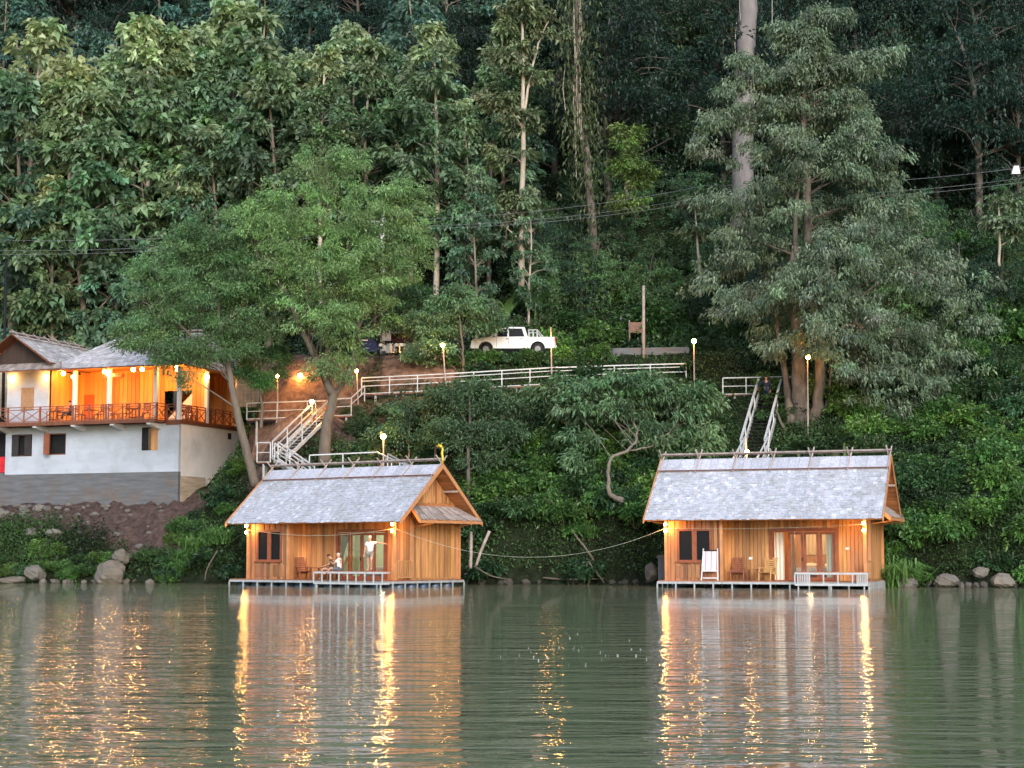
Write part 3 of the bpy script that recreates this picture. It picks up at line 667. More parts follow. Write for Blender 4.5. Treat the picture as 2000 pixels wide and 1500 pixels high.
    for sg in (-1, 1):
        e0 = (gx + sg * gw, -1.4, ze); e1 = (gx + sg * gw, 6.5, ze); r0 = (gx, -1.4, zr); r1 = (gx, 6.5, zr)
        q = (e0, e1, r1, r0) if sg > 0 else (e1, e0, r0, r1)
        ro = slab('roof', q, .07, WOODD); s_ = MB(); shingle_slope(s_, q[0], q[1], q[3], q[2], rng, exp=.3, wid=.3, var=.25); s_.build('shingles', SHINGLEH, ro)
        m_ = MB(); m_.bar((gx + sg * (gw + .05), -1.45, ze - .1), (gx, -1.45, zr - .02), .05, .26, up=(0, 1, 0)); m_.build('bargeboard', WOODD, root)
    m_ = MB(); m_.prism([(gx - gw + .1, ze - .15), (gx + gw - .1, ze - .15), (gx, zr - .12)], 'y', -.62, -.55); m_.build('gable', mat('dark_gable_boards', (.045, .028, .022), .8, .3, (3, 3, .6)), root)
    m_ = MB(); m_.tube([(gx, -1.7, zr + .12), (gx, 6.6, zr + .10)], .06, 7); m_.tube([(gx + .5, -1.5, zr - .2), (gx + .5, 6.4, zr - .22)], .03, 6)
    for i in range(8): y = -1.3 + i * 1.1; m_.bar((gx + .62, y, zr - .3), (gx - .2, y + .05, zr + .3), .07, .04)
    m_.build('ridge_pole', POLE, root)
    q = ((-1.6, -1.75, 12.98), (5.2, -1.75, 13.02), (4.4, -.5, 13.62), (-1.6, -.5, 13.6))
    ro = slab('skirt_roof', q, .08, WOODD); s_ = MB(); shingle_slope(s_, q[0], q[1], q[3], q[2], rng, exp=.6, wid=.2, var=.25); s_.build('shingles', SHINGLEB, ro)
    # main roof: ridge parallel to the river with a hipped left end
    ya, yr, ze2, zr2 = -1.5, 3.5, 13.02, 15.6
    q = ((4.0, ya, ze2), (L + 1.0, ya, ze2), (L - .8, yr, zr2), (6.2, yr, zr2))
    ro = slab('roof', q, .08, WOODD); s_ = MB(); shingle_slope(s_, q[0], q[1], q[3], q[2], rng, exp=.3, wid=.3, blue=.05); s_.build('shingles', SHINGLEH, ro)
    q = ((L + 1.0, ya, ze2), (L + 1.0, Dp + 1, ze2), (L - .8, yr + .3, zr2), (L - .8, yr, zr2))
    ro = slab('roof', q, .08, WOODD); s_ = MB(); shingle_slope(s_, q[0], q[1], q[3], q[2], rng, exp=.35, wid=.35); s_.build('shingles', SHINGLEH, ro)
    q = ((4.0, 6.0, ze2 + .5), (4.0, ya, ze2), (6.2, yr, zr2), (6.2, yr + .3, zr2))
    ro = slab('roof', q, .08, WOODD); s_ = MB(); shingle_slope(s_, q[0], q[1], q[3], q[2], rng, exp=.35, wid=.35); s_.build('shingles', SHINGLEH, ro)
    q = ((L + 1.0, Dp + 1, ze2), (4.0, Dp + 1, ze2), (6.2, yr + .3, zr2), (L - .8, yr + .3, zr2)); slab('roof', q, .08, WOODD)
    m_ = MB(); m_.tube([(6.0, yr, zr2 + .12), (L - .6, yr, zr2 + .12)], .06, 7); m_.build('ridge_pole', POLE, root)
    m_ = MB(); m_.box(3.3, L - .1, .2, Dp, zc + .35, zc + .4); m_.build('terrace_ceiling', ORANGEW, root)
    # ceiling fan / unit
    m_ = MB(); m_.box(6.2, 7.6, 1.3, 1.6, zc - .28, zc - .02); m_.build('air_unit', WOODD, root)
    M = Matrix.Translation(loc) @ Matrix.Rotation(HTH, 4, 'Z')
    return root, M, zf
HOUSE, HM, HZF = house()
# ================================================================ VEGETATION
def unit(a): return a / np.maximum(np.linalg.norm(a, axis=-1, keepdims=True), 1e-9)
def leaf_arrays(rs, pos, dirs, L, Wd, droop=.25, fold=.18):
    """each leaf a bent lozenge: returns verts (4N,3) and faces (N,4)"""
    N = len(pos); dirs = unit(dirs); up = np.tile([[0, 0, 1.]], (N, 1)) + rs.normal(0, .45, (N, 3))
    side = unit(np.cross(dirs, up)); nr = np.cross(side, dirs)
    L = np.broadcast_to(np.asarray(L, float), (N,))[:, None]; Wd = np.broadcast_to(np.asarray(Wd, float), (N,))[:, None]
    mid = pos + dirs * L * .45
    v0 = pos; v1 = mid + side * Wd / 2 + nr * Wd * fold; v3 = mid - side * Wd / 2 + nr * Wd * fold; v2 = pos + dirs * L + np.array([0, 0, -1.]) * L * droop
    return np.stack([v0, v1, v2, v3], 1).reshape(-1, 3)
def qfaces(N): return np.arange(N * 4, dtype=np.int32).reshape(N, 4)
def rand_dirs(rs, n): return unit(rs.normal(0, 1, (n, 3)))
def clump_leaves(rs, cen, rad, m, k, L, Wd, col, axis=None, droop=.4, colvar=.22, top_col=None, top_amt=None, fold=.18, spread=.12, out=.9, sparse=.0, tipdroop=.25):
    """cen (M,3), rad (M,3): foliage clumps. m twigs per clump, each a rosette of k leaves."""
    M = len(cen); d = rand_dirs(rs, M * m).reshape(M, m, 3); d[..., 2] = np.where(d[..., 2] < -.35, -d[..., 2] * .6, d[..., 2])
    r = rs.rand(M, m, 1) ** .42; tw = cen[:, None] + d * r * rad[:, None]
    ccol = np.asarray(col)[None] * (1 + rs.normal(0, colvar, (M, 1))) * (1 + rs.normal(0, .05, (M, 3)))
    if top_col is not None: ccol = ccol * (1 - top_amt[:, None]) + np.asarray(top_col)[None] * top_amt[:, None] * (1 + rs.normal(0, .15, (M, 1)))
    tw = tw.reshape(-1, 3); d = d.reshape(-1, 3); n = len(tw); tc_ = np.repeat(ccol, m, 0) * (1 + rs.normal(0, .14, (n, 1)))
    pos = np.repeat(tw, k, 0) + rs.normal(0, spread, (n * k, 3)); dd = np.repeat(d, k, 0)
    if axis is not None:
        o = pos[:, :2] - axis; dd[:, :2] += .5 * o / np.maximum(np.linalg.norm(o, axis=1, keepdims=True), .3)
    dirs = dd * out + rs.normal(0, .62, (n * k, 3)); dirs[:, 2] -= droop
    Ls = L * rs.uniform(.65, 1.25, n * k); Ws = Wd * rs.uniform(.7, 1.2, n * k)
    v = leaf_arrays(rs, pos, dirs, Ls, Ws, droop=tipdroop, fold=fold)
    c = np.clip(np.repeat(tc_, k, 0) * (1 + rs.normal(0, .13, (n * k, 1))), .004, 1)
    return v, c
def crown_obj(name, v, c, parent, m=LEAF): return mesh_obj(name, v, qfaces(len(v) // 4), m, parent, c)
def path_pts(pts, rad, sub=5, jit=.0, rs=None):
    """smooth a polyline (Catmull-Rom)"""
    P_ = [Vector(p) for p in pts]; out = []; ro = []
    for i in range(len(P_) - 1):
        p0 = P_[max(i - 1, 0)]; p1 = P_[i]; p2 = P_[i + 1]; p3 = P_[min(i + 2, len(P_) - 1)]
        for s in range(sub):
            t = s / sub; q = .5 * ((2 * p1) + (p2 - p0) * t + (2 * p0 - 5 * p1 + 4 * p2 - p3) * t * t + (3 * p1 - p0 - 3 * p2 + p3) * t ** 3)
            if jit and rs is not None and out: q = q + Vector(rs.normal(0, jit, 3))
            out.append(q); ro.append(rad[i] * (1 - t) + rad[i + 1] * t)
    out.append(P_[-1]); ro.append(rad[-1]); return out, ro
def limbs(mb, trunk, trad, cen, rs, frac=1.0, r0=.35, rt=.02, n=5, rise=.35):
    """a curved limb from the trunk to each clump"""
    T = np.array([list(p) for p in trunk])
    for c in cen:
        if rs.rand() > frac: continue
        hd = np.linalg.norm(T[:, :2] - c[:2], axis=1); want = c[2] - rise * hd
        k = int(np.argmin(np.abs(T[:, 2] - want) + hd * .9)); a = Vector(T[k]); b_ = Vector(c)
        if (a - b_).length < .3: continue
        mid = a.lerp(b_, .5) + Vector((0, 0, (a - b_).length * .12)) + Vector(rs.normal(0, .09 * (a - b_).length, 3))
        pts, ra = path_pts([a, mid, b_], [min(trad[k] * r0, .16), min(trad[k] * r0, .16) * .6, rt], 3)
        mb.tube(pts, ra, n, cap=False)
def copy_tree(o, loc, rz, s, label=None, group=None, parent=None):
    c = o.copy(); C.objects.link(c)
    if parent is None:
        c.location = loc; c.rotation_euler = (0, 0, rz); c.scale = s if isinstance(s, (tuple, list)) else (s, s, s)
        if label: c['label'] = label
        if group: c['group'] = group
    else: c.parent = parent
    for ch in list(o.children): copy_tree(ch, None, 0, 1, parent=c)
    return c
# ---- teak
def teak_proto(seed, Ht=17.0, Rr=2.4, col=(.118, .185, .108), top=.6, t0=.22, M=80, bare=False):
    rs = np.random.RandomState(seed)
    root = thing('teak_tree', 'tall slender teak tree', 'tree'); h = Ht
    tr, ra = path_pts([(0, 0, -1), (rs.normal(0, .12), rs.normal(0, .12), h * .3), (rs.normal(0, .25), rs.normal(0, .2), h * .65), (rs.normal(0, .3), rs.normal(0, .2), h * .97)], [.19, .15, .10, .035], 5)
    t = t0 + (1 - t0) * rs.rand(M) ** .9; t[:3] = [.98, .94, .9]; f = (t - t0) / (1 - t0)
    env = Rr * (np.clip(f / .25, .35, 1) * np.clip((1.06 - f) / .55, 0.12, 1)) * rs.uniform(.55, 1.15, M)
    a = rs.uniform(0, 2 * np.pi, M); cen = np.stack([env * np.cos(a), env * np.sin(a), t * h], 1)
    rad = np.stack([rs.uniform(.4, .85, M)] * 2 + [rs.uniform(.28, .5, M)], 1)
    m_ = MB(); m_.tube(tr, ra, 8); limbs(m_, tr, ra, cen, rs, .7, .4); m_.build('trunk', BARKP if seed % 2 else BARK, root, True)
    ta = np.clip((f - .70) / .3, 0, 1) * top * rs.uniform(.2, 1.2, M)
    v, c = clump_leaves(rs, cen, rad, 9, 7, .40, .28, col, np.zeros((1, 2)), droop=.35, top_col=(.47, .46, .28), top_amt=np.clip(ta, 0, 1), tipdroop=.3)
    crown_obj('crown', v, c, root); return root
def broad_proto(seed, kind, Ht=13.0, Rr=4.2, col=(.04, .07, .03), L=.26, Wd=.12, M=66, m=18, k=8, name='jungle_tree', bark=BARKD, t0=.3, droop=.5, vines=0, flat=1.0):
    rs = np.random.RandomState(seed); root = thing(name, kind, 'tree'); h = Ht
    tr, ra = path_pts([(0, 0, -1.5), (rs.normal(0, .3), rs.normal(0, .3), h * .35), (rs.normal(0, .6), rs.normal(0, .5), h * .7), (rs.normal(0, .7), rs.normal(0, .5), h * .92)], [.3, .22, .14, .05], 5)
    d = rand_dirs(rs, M); r = rs.rand(M, 1) ** .35; cz = h * (t0 + 1) / 2
    cen = d * r * np.array([[Rr, Rr, h * (1 - t0) / 2 * flat]]) * (1 + .25 * np.sin(d[:, :1] * 5 + seed)) + np.array([[0, 0, cz]])
    rad = np.stack([rs.uniform(.8, 1.5, M)] * 2 + [rs.uniform(.5, .95, M)], 1)
    m_ = MB(); m_.tube(tr, ra, 8); limbs(m_, tr, ra, cen, rs, .8, .4); m_.build('trunk', bark, root, True)
    v, c = clump_leaves(rs, cen, rad, m, k, L, Wd, col, np.zeros((1, 2)), droop=droop, colvar=.25)
    if vines:      # hanging curtains of creeper leaves
        n = vines; a = rs.uniform(0, 6.28, n); rr = Rr * rs.uniform(.5, 1.0, n); x = rr * np.cos(a); y = rr * np.sin(a); zt = cz + rs.uniform(-.2, .6, n) * h * .4; ln = rs.uniform(1.5, 5, n)
        kk = 42; u = rs.rand(n, kk); pp = np.stack([x[:, None] + rs.normal(0, .16, (n, kk)), y[:, None] + rs.normal(0, .16, (n, kk)), zt[:, None] - u * ln[:, None]], -1).reshape(-1, 3)
        dd = rs.normal(0, .6, pp.shape); dd[:, 2] -= .8; v2 = leaf_arrays(rs, pp, dd, .24, .15); c2 = np.asarray(col)[None] * rs.uniform(.7, 1.4, (len(pp), 1))
        v = np.concatenate([v, v2]); c = np.concatenate([c, c2])
    crown_obj('crown', v, c, root); return root
def bush_proto(seed, col, L=.2, Wd=.1, n=1700, name='bush', label='leafy bush', h=1.0, blades=False, droop=.25):
    rs = np.random.RandomState(seed); root = thing(name, label, 'bush' if not blades else 'grass clump')
    if blades:
        a = rs.uniform(0, 6.28, n); el = rs.uniform(.6, 1.35, n); pos = np.stack([rs.normal(0, .28, n), rs.normal(0, .28, n), rs.uniform(0, .3, n)], 1)
        L_ = rs.uniform(.6, 1.5, n); d = np.stack([np.cos(a) * np.cos(el), np.sin(a) * np.cos(el), np.sin(el)], 1)
        up = np.tile([[0, 0, 1.]], (n, 1)); side = unit(np.cross(d, up) + 1e-4) * .03; mid = pos + d * L_[:, None] * .65; d2 = unit(d * np.array([[1, 1, .1]]) - np.array([[0, 0, .25]])); tip = mid + d2 * L_[:, None] * .5
        v = np.stack([pos - side, pos + side, mid + side, mid - side], 1); v2 = np.stack([mid - side, mid + side, tip + side * .1, tip - side * .1], 1)
        v = np.concatenate([v, v2]).reshape(-1, 3); cc = np.clip(np.asarray(col)[None] * rs.uniform(.65, 1.5, (n, 1)), 0, 1); c = np.concatenate([cc, cc])
    else:
        M = 22; d = rand_dirs(rs, M); d[:, 2] = np.abs(d[:, 2]); cen = d * rs.uniform(.35, .85, (M, 1)) * np.array([[1, 1, h]]); rad = np.stack([rs.uniform(.22, .45, M)] * 3, 1)
        v, c = clump_leaves(rs, cen, rad, max(2, n // (M * 6)), 6, L, Wd, col, np.zeros((1, 2)), droop=droop, spread=.06)
    m_ = MB()
    for i in range(6): a = i * 1.05 + rs.rand(); m_.tube([(0, 0, -.3), (math.cos(a) * .3, math.sin(a) * .3, .35 * h), (math.cos(a) * .55, math.sin(a) * .55, .75 * h)], [.03, .02, .008], 5, cap=False)
    m_.build('stem', BARK, root); crown_obj('foliage', v, c, root, LEAFG if not blades else LEAF); return root
rsG = np.random.RandomState(77)
teaks = [teak_proto(1, 17, 2.5), teak_proto(2, 16, 2.3, (.105, .175, .098), .4), teak_proto(3, 18, 2.1, (.140, .198, .112), .9, .3), teak_proto(4, 17, 2.6, (.105, .168, .108), .3, .14, 74)]
teak_far = [teak_proto(6, 17, 3.0, (.088, .155, .125), .1, .2, 70)]  # far crowns carry the bluish sky light in their leaf colour
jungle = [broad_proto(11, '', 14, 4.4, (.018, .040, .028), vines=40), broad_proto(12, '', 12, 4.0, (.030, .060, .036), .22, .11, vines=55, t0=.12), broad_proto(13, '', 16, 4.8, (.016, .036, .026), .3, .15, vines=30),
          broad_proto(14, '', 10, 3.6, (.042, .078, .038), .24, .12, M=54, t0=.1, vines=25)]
jungle2 = [broad_proto(15, '', 11, 3.8, (.095, .165, .075), .3, .16, vines=50, t0=.1), broad_proto(16, '', 10, 3.8, (.070, .130, .070), .26, .13, vines=40, t0=.1)]
used = {}
def plant(proto, x, y, s, rz, label, group, dz=0, sz=None):
    key = proto.name; z = Hz(x, y) + dz; S = (s, s, sz or s)
    if key not in used:
        used[key] = 1; proto.location = (x, y, z); proto.rotation_euler = (0, 0, rz); proto.scale = S; proto['label'] = label; proto['group'] = group; return proto
    return copy_tree(proto, (x, y, z), rz, S, label, group)
def plant_px(proto, px, top, Y, label, group, h, rz=None, ws=1.0, dz=0):
    x = (px - 1000) / F_PX * Y * 1.0; zt = P(px, top, Y).z; z0 = Hz(x, Y) + dz; s = max(.3, (zt - z0) / h)
    return plant(proto, x, Y, s * ws if ws != 1 else s, rsG.uniform(0, 6.28) if rz is None else rz, label, group, dz, sz=s)
# rows of teak behind the house and the road
TL = [(-60, 120, 116.5, 1), (10, 150, 115, 3), (60, 90, 117, 2), (118, 130, 115, 0), (165, 190, 114, 1), (215, 110, 118, 0), (262, 85, 116.5, 2), (315, 100, 118, 2), (372, 70, 119, 0), (425, 45, 120, 2), (480, 30, 119, 1), (520, 130, 115, 3),
      (575, 110, 118, 0), (625, 120, 114.5, 2), (676, 55, 119, 0), (716, 90, 115, 1), (756, 100, 118, 3), (800, 130, 116, 1), (845, 85, 112.5, 2), (905, 205, 112, 1), (955, 130, 116, 3), (985, 60, 119, 1),
      (90, 380, 113.6, 2), (225, 400, 114, 3), (340, 330, 114.5, 3), (400, 260, 114.5, 1), (930, 330, 110.5, 3), (1035, 370, 110.5, 0)]
for px, top, Y, k in TL:
    plant_px(teaks[k], px, top, Y, 'tall slender teak with big drooping leaves in the rows behind house and road', 'teak trees in rows behind the house and the road', 17 if k != 1 else 16, ws=1.0 if Y > 112 else .85)
# forest higher up
k = 0
for Y in np.arange(121, 168, 5.5):
    for px in np.arange(-60, 2100, 118 * 125 / Y * 1.0):
        pxx = px + rsG.uniform(-40, 40); yy = Y + rsG.uniform(-2, 2); left = pxx < 1020 + rsG.uniform(-60, 60); x = (pxx - 1000) / F_PX * yy
        if left:
            p = teak_far[0] if (rsG.rand() < .6) else jungle[rsG.randint(4)]
            plant(p, x, yy, rsG.uniform(.75, 1.1), rsG.uniform(0, 6.28), 'forest tree tinted bluish for sky light high on the slope above the teak rows', 'forest trees high on the left slope')
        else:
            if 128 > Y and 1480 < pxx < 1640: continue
            plant(jungle[rsG.randint(4)], x, yy, rsG.uniform(.75, 1.25), rsG.uniform(0, 6.28), 'dark creeper hung jungle tree on the right slope', 'jungle trees on the dark right slope', -1.0)
# lower jungle just above the road
for i in range(58):
    px = rsG.uniform(1030, 2080); Y = rsG.uniform(112, 121); x = (px - 1000) / F_PX * Y
    plant((jungle2 + jungle2 + [jungle[1]])[rsG.randint(5)], x, Y, rsG.uniform(.3, .62), rsG.uniform(0, 6.28), 'creeper covered tree at the foot of the right slope above the road', 'creeper covered trees above the road', -.8)
# bushes: prototypes in several greens
bl = [bush_proto(21, (.076, .150, .040), .17, .09, 2600), bush_proto(22, (.046, .092, .034), .14, .075, 2800), bush_proto(23, (.100, .178, .044), .20, .10, 2200), bush_proto(24, (.038, .074, .034), .24, .13, 1500), bush_proto(25, (.07, .105, .05), .15, .06, 2200)]
gr = bush_proto(26, (.09, .17, .05), n=220, name='tall_grass_clump', label='tall grass', blades=True)
def scatter(n, px0, px1, y0, y1, s0, s1, protos, label, group, maskmax=.4, seed=0, zmin=.1):
    rs = np.random.RandomState(seed); c = 0; tr_ = 0
    while c < n and tr_ < n * 20:
        tr_ += 1; Y = rs.uniform(y0, y1); px = rs.uniform(px0, px1); x = (px - 1000) / F_PX * Y
        if 104.0 < Y < 109.3: continue
        if float(soil_mask(x, Y)) > maskmax or Y < float(shore(x)) + zmin: continue
        lx = (x - HC[0]) * HX[0] + (Y - HC[1]) * HX[1]; ly = (x - HC[0]) * HYv[0] + (Y - HC[1]) * HYv[1]
        if lx < 1.2 and -1 < ly < 9: continue
        s = rs.uniform(s0, s1); plant(protos[rs.randint(len(protos))], x, Y, s, rs.uniform(0, 6.28), label, group, -.15 * s, sz=s * rs.uniform(.7, 1.15)); c += 1
scatter(64, 1020, 2060, 109.6, 119, 1.3, 2.8, bl, 'dense green bush on the slope just above the road', 'bushes above the road', seed=1)
scatter(14, -30, 1000, 111, 116, 1.0, 2.0, bl, 'green bush at the foot of the teak rows', 'bushes under the teak trees', seed=2)
scatter(64, 880, 1310, 92.2, 98.0, 1.0, 2.0, [bl[0], bl[1], bl[2], bl[3]], 'bright green bush on the bank between the two cabins', 'bushes between the two cabins', seed=3)
scatter(16, 830, 1450, 98, 103.6, .8, 1.5, [bl[1], bl[3], bl[4]], 'dark bush under the walkway railing', 'bushes under the walkway', seed=4)
scatter(64, 1690, 2060, 82.6, 97, .8, 1.8, [bl[0], bl[2], bl[0], bl[1]], 'lush bush on the bank right of the right cabin', 'bushes right of the right cabin', seed=5)
scatter(24, 1480, 2060, 96, 104, 1.0, 2.0, [bl[1], bl[3], bl[0]], 'shaded bush under the great tree on the right bank', 'bushes under the great tree', seed=6)
scatter(26, -40, 440, 96.2, 99.2, .55, 1.0, [bl[0], bl[1], bl[2]], 'low green bush on the bank below the white house', 'bushes below the white house', seed=7, maskmax=.9)
scatter(20, 320, 480, 94.5, 101, .6, 1.25, [bl[0], bl[1], bl[3]], 'bush on the bank between the white house and the left cabin', 'bushes left of the left cabin', seed=8, maskmax=.75)
scatter(9, 480, 900, 93, 96, .6, 1.1, [bl[1], bl[3], bl[4]], 'dark bush on the bank behind the left cabin', 'bushes behind the left cabin', seed=9, maskmax=2)
scatter(24, 690, 900, 95, 101.2, .7, 1.3, [bl[3], bl[4]], 'small bush on the red soil below the walkway', 'bushes on the red soil', seed=10, maskmax=2)
for px, Y, s in ((1738, 85.6, 1.5), (1760, 86.0, 1.4), (1718, 87.2, 1.3), (370, 97.5, 1.1), (395, 97.0, 1.3), (345, 96.9, .9), (430, 96.5, 1.1), (1150, 93.5, .8)):
    x = (px - 1000) / F_PX * Y; plant(gr, x, Y, s, px, 'clump of tall light green grass near the water', 'tall grass clumps by the water')
# ground cover on the slopes: countless small leaves, one mass
rs = np.random.RandomState(9); N = 560000
Yg = np.concatenate([rs.uniform(82.5, 104.2, N // 2), 109.3 + 55 * rs.rand(N - N // 2) ** 1.5]); Yg = np.where(rs.rand(N) < .17, rs.uniform(82.5, 96.5, N), Yg); pxg = rs.uniform(-220, 2220, N); xg = (pxg - 1000) / F_PX * Yg
keep = (Yg > shore(xg) + .25) & (rs.rand(N) > soil_mask(xg, Yg) * 1.05 - .0)
lx = (xg - HC[0]) * HX[0] + (Yg - HC[1]) * HX[1]; ly = (xg - HC[0]) * HYv[0] + (Yg - HC[1]) * HYv[1]; keep &= ~((lx < .2) & (ly > -.3) & (ly < 8.2))
xg, Yg = xg[keep], Yg[keep]; N = len(xg); z = H(xg, Yg); nz = np.clip(.5 + .6 * bumpn(xg * 1.7 + 5, Yg * 1.7), .05, 1.6)
z = z + rs.rand(N) ** .8 * nz * .9
d = rs.normal(0, .7, (N, 3)); d[:, 1] -= .5; d[:, 2] += .15
hill = Yg > 109; szz = np.where(hill, .30, .2) * rs.uniform(.6, 1.3, N)
base = np.where((xg > 1.5)[:, None] | ~hill[:, None], np.array([[.040, .080, .032]]), np.array([[.036, .064, .040]]))
base = np.where((~hill & (Yg > 84) & (z < 4.5))[:, None], np.array([[.046, .092, .028]]), base)
colg = base * (1 + .45 * bumpn(xg * .8 + 9, Yg * .8))[:, None] * rs.uniform(.6, 1.5, (N, 1))
v = leaf_arrays(rs, np.stack([xg, Yg, z], 1), d, szz, szz * .55)
tag(mesh_obj('ground_cover', v, qfaces(N), LEAF, None, np.clip(colg, .004, 1)), 'dense creepers and low leaves covering the slope', 'ground cover', kind='stuff')

def pts_px(l): return [P(*q) for q in l]
def blob_clumps(rs, blobs, M, depth_s=.75):
    """blobs: (px,py,Y,rx,rz). clump centres spread through them"""
    vol = np.array([b[3] * b[4] for b in blobs]); idx = rs.choice(len(blobs), M, p=vol / vol.sum()); out = []
    for i in idx:
        px, py, Y, rx, rz_ = blobs[i]; c = P(px, py, Y); d = rand_dirs(rs, 1)[0] * rs.rand() ** .36; out.append([c.x + d[0] * rx, c.y + d[1] * rx * depth_s, c.z + d[2] * rz_])
    return np.array(out)
# ---- feathery tree in front of the walkway
def feathery(name, label, trunks, rads, blobs, M, seed, col, group=None, m=24, k=9, L=.20, Wd=.07, base_px=None, bark=BARKM, sp=.13, limb=.75, rad0=(.6, 1.15), droop=.35):
    rs = np.random.RandomState(seed); b0 = P(*trunks[0][0]); root = thing(name, label, 'tree', (b0.x, b0.y, Hz(b0.x, b0.y)), 0, group); off = Vector(root.location)
    m_ = MB(); allp = []; allr = []
    for tr, ra in zip(trunks, rads):
        p_, r_ = path_pts([P(*q) - off for q in tr], ra, 5, .02, rs); m_.tube(p_, r_, 9); allp += p_; allr += r_
    cen = blob_clumps(rs, blobs, M) - np.array([list(off)])
    limbs(m_, allp, allr, cen, rs, limb * .6, .32, .010, 5, .7)
    m_.build('trunk', bark, root, True)
    rad = np.stack([rs.uniform(rad0[0], rad0[1], M)] * 2 + [rs.uniform(rad0[0] * .55, rad0[1] * .6, M)], 1)
    v, c = clump_leaves(rs, cen, rad, m, k, L, Wd, col, cen[:, :2].mean(0)[None], droop=droop, spread=sp, colvar=.2)
    crown_obj('crown', v, c, root); return root
YF = 95.0
feathery('feathery_tree', 'broad feathery bright green tree behind the left cabin with white stairs passing its trunk',
    [[(633, 905, YF), (638, 830, YF), (650, 775, YF), (632, 725, YF), (645, 640, YF), (628, 520, YF), (640, 400, YF), (636, 300, YF)],
     [(648, 770, YF), (618, 700, YF - .3), (588, 640, YF - .6), (552, 560, YF - 1), (505, 500, YF - 1), (480, 440, YF - 1)],
     [(655, 770, YF), (685, 720, YF + .5), (700, 640, YF + .8), (735, 540, YF + 1), (770, 440, YF + 1)],
     [(588, 640, YF - .6), (600, 560, YF - .8), (560, 440, YF - 1)]],
    [[.36, .29, .26, .18, .13, .10, .07, .03], [.24, .2, .17, .13, .09, .04], [.18, .14, .11, .08, .03], [.1, .07, .03]],
    [(650, 330, YF, 2.8, 1.3), (570, 410, YF - 1, 3.2, 1.8), (700, 420, YF, 3.2, 2.0), (785, 400, YF + .5, 2.0, 1.5), (620, 520, YF - 1, 3.6, 2.2), (700, 590, YF, 2.4, 2.0), (780, 500, YF + .5, 1.9, 2.0), (610, 620, YF - 1.4, 2.4, 1.2), (665, 690, YF, 1.9, 1.0), (500, 440, YF - 1, 2.3, 1.5), (730, 520, YF, 2.5, 2.2), (645, 735, YF - .5, 1.2, .7), (560, 500, YF - 1.5, 2.2, 1.6)],
    440, 31, (.175, .265, .115), rad0=(.4, .85), m=16)
feathery('leaning_tree', 'leaning tree with a dark trunk and feathery crown over the lit terrace',
    [[(500, 950, YF), (478, 870, YF), (458, 780, YF), (445, 710, YF), (430, 640, YF), (424, 560, YF), (405, 470, YF)],
     [(445, 715, YF), (380, 660, YF - .5), (330, 620, YF - .5), (280, 590, YF)], [(430, 640, YF), (480, 590, YF), (510, 540, YF)]],
    [[.28, .24, .2, .17, .13, .09, .04], [.12, .09, .07, .03], [.1, .07, .03]],
    [(425, 470, YF, 2.6, 1.6), (345, 540, YF, 3.0, 1.8), (305, 640, YF, 2.3, 1.3), (420, 600, YF, 3.2, 2.0), (505, 560, YF, 2.4, 2.2), (390, 690, YF - .4, 2.0, .8), (500, 665, YF, 1.6, 1.0), (285, 690, YF, 1.2, .6), (340, 710, YF - .6, 1.2, .8), (360, 480, YF, 1.9, 1.2), (460, 520, YF, 2.4, 1.8), (370, 745, YF - .6, .5, .5), (300, 665, YF - .4, 2.0, .9), (400, 690, YF - .4, 1.8, .9), (250, 660, YF - .2, 1.0, .6), (450, 680, YF - .4, 1.2, .8), (345, 690, YF - .6, 1.6, .7)],
    430, 32, (.135, .225, .105), rad0=(.4, .85), m=16, limb=.35)
feathery('slender_tree', 'small feathery tree left of the white stairs', [[(510, 838, 97), (512, 790, 97), (508, 750, 97), (515, 700, 97)]], [[.1, .08, .06, .03]],
    [(510, 720, 97, 1.5, .8), (540, 690, 97, 1.2, .6), (500, 745, 97, .9, .5)], 26, 33, (.07, .155, .05), rad0=(.4, .7))
# hanging sprig in front of the terrace
# ---- great conical tree on the right
YB = 98.0
rs = np.random.RandomState(41); b0 = P(1572, 850, YB)
root = thing('great_tree', 'great conical tree with drooping grey green foliage beside the right stairs', 'tree', (b0.x, b0.y, Hz(b0.x, b0.y))); off = Vector(root.location)
m_ = MB(); allp = []; allr = []
for tr, ra in (([(1576, 900, YB), (1566, 820, YB), (1560, 740, YB), (1558, 650, YB), (1548, 560, YB), (1552, 470, YB)], [.70, .5, .44, .36, .28, .2]),
               ([(1585, 840, YB - .3), (1598, 780, YB - .3), (1600, 700, YB - .2), (1588, 600, YB), (1578, 480, YB), (1576, 360, YB), (1568, 240, YB), (1572, 120, YB), (1564, 20, YB)], [.42, .32, .30, .28, .27, .24, .17, .1, .03]),
               ([(1545, 830, YB), (1535, 740, YB + .5), (1520, 640, YB + .8), (1525, 520, YB + .8)], [.35, .2, .14, .05]),
               ([(1560, 560, YB), (1552, 440, YB - .4), (1560, 350, YB - .5), (1545, 300, YB - .5)], [.2, .14, .09, .04]),
               ([(1515, 800, YB - .5), (1548, 870, YB - .3), (1570, 905, YB)], [.05, .12, .3]), ([(1625, 720, YB), (1612, 800, YB), (1590, 870, YB)], [.06, .1, .25])):
    p_, r_ = path_pts([P(*q) - off for q in tr], ra, 5, .03, rs); m_.tube(p_, r_, 10)
    if len(tr) > 3 and tr[0][1] > 555: allp += p_; allr += r_
trunk_mb = m_
NBR, NCL = 165, 8; tb = 1 - rs.rand(NBR) ** .8; t = np.repeat(tb, NCL); M = NBR * NCL     # 0 bottom .. 1 top
ztop, zbot = P(1565, 10, YB).z - off.z, P(1600, 770, YB).z - off.z
prof = np.interp(t, [0, .06, .15, .25, .4, .55, .7, .85, 1], [4.2, 6.0, 8.0, 8.3, 6.6, 5.3, 4.0, 2.5, .3])
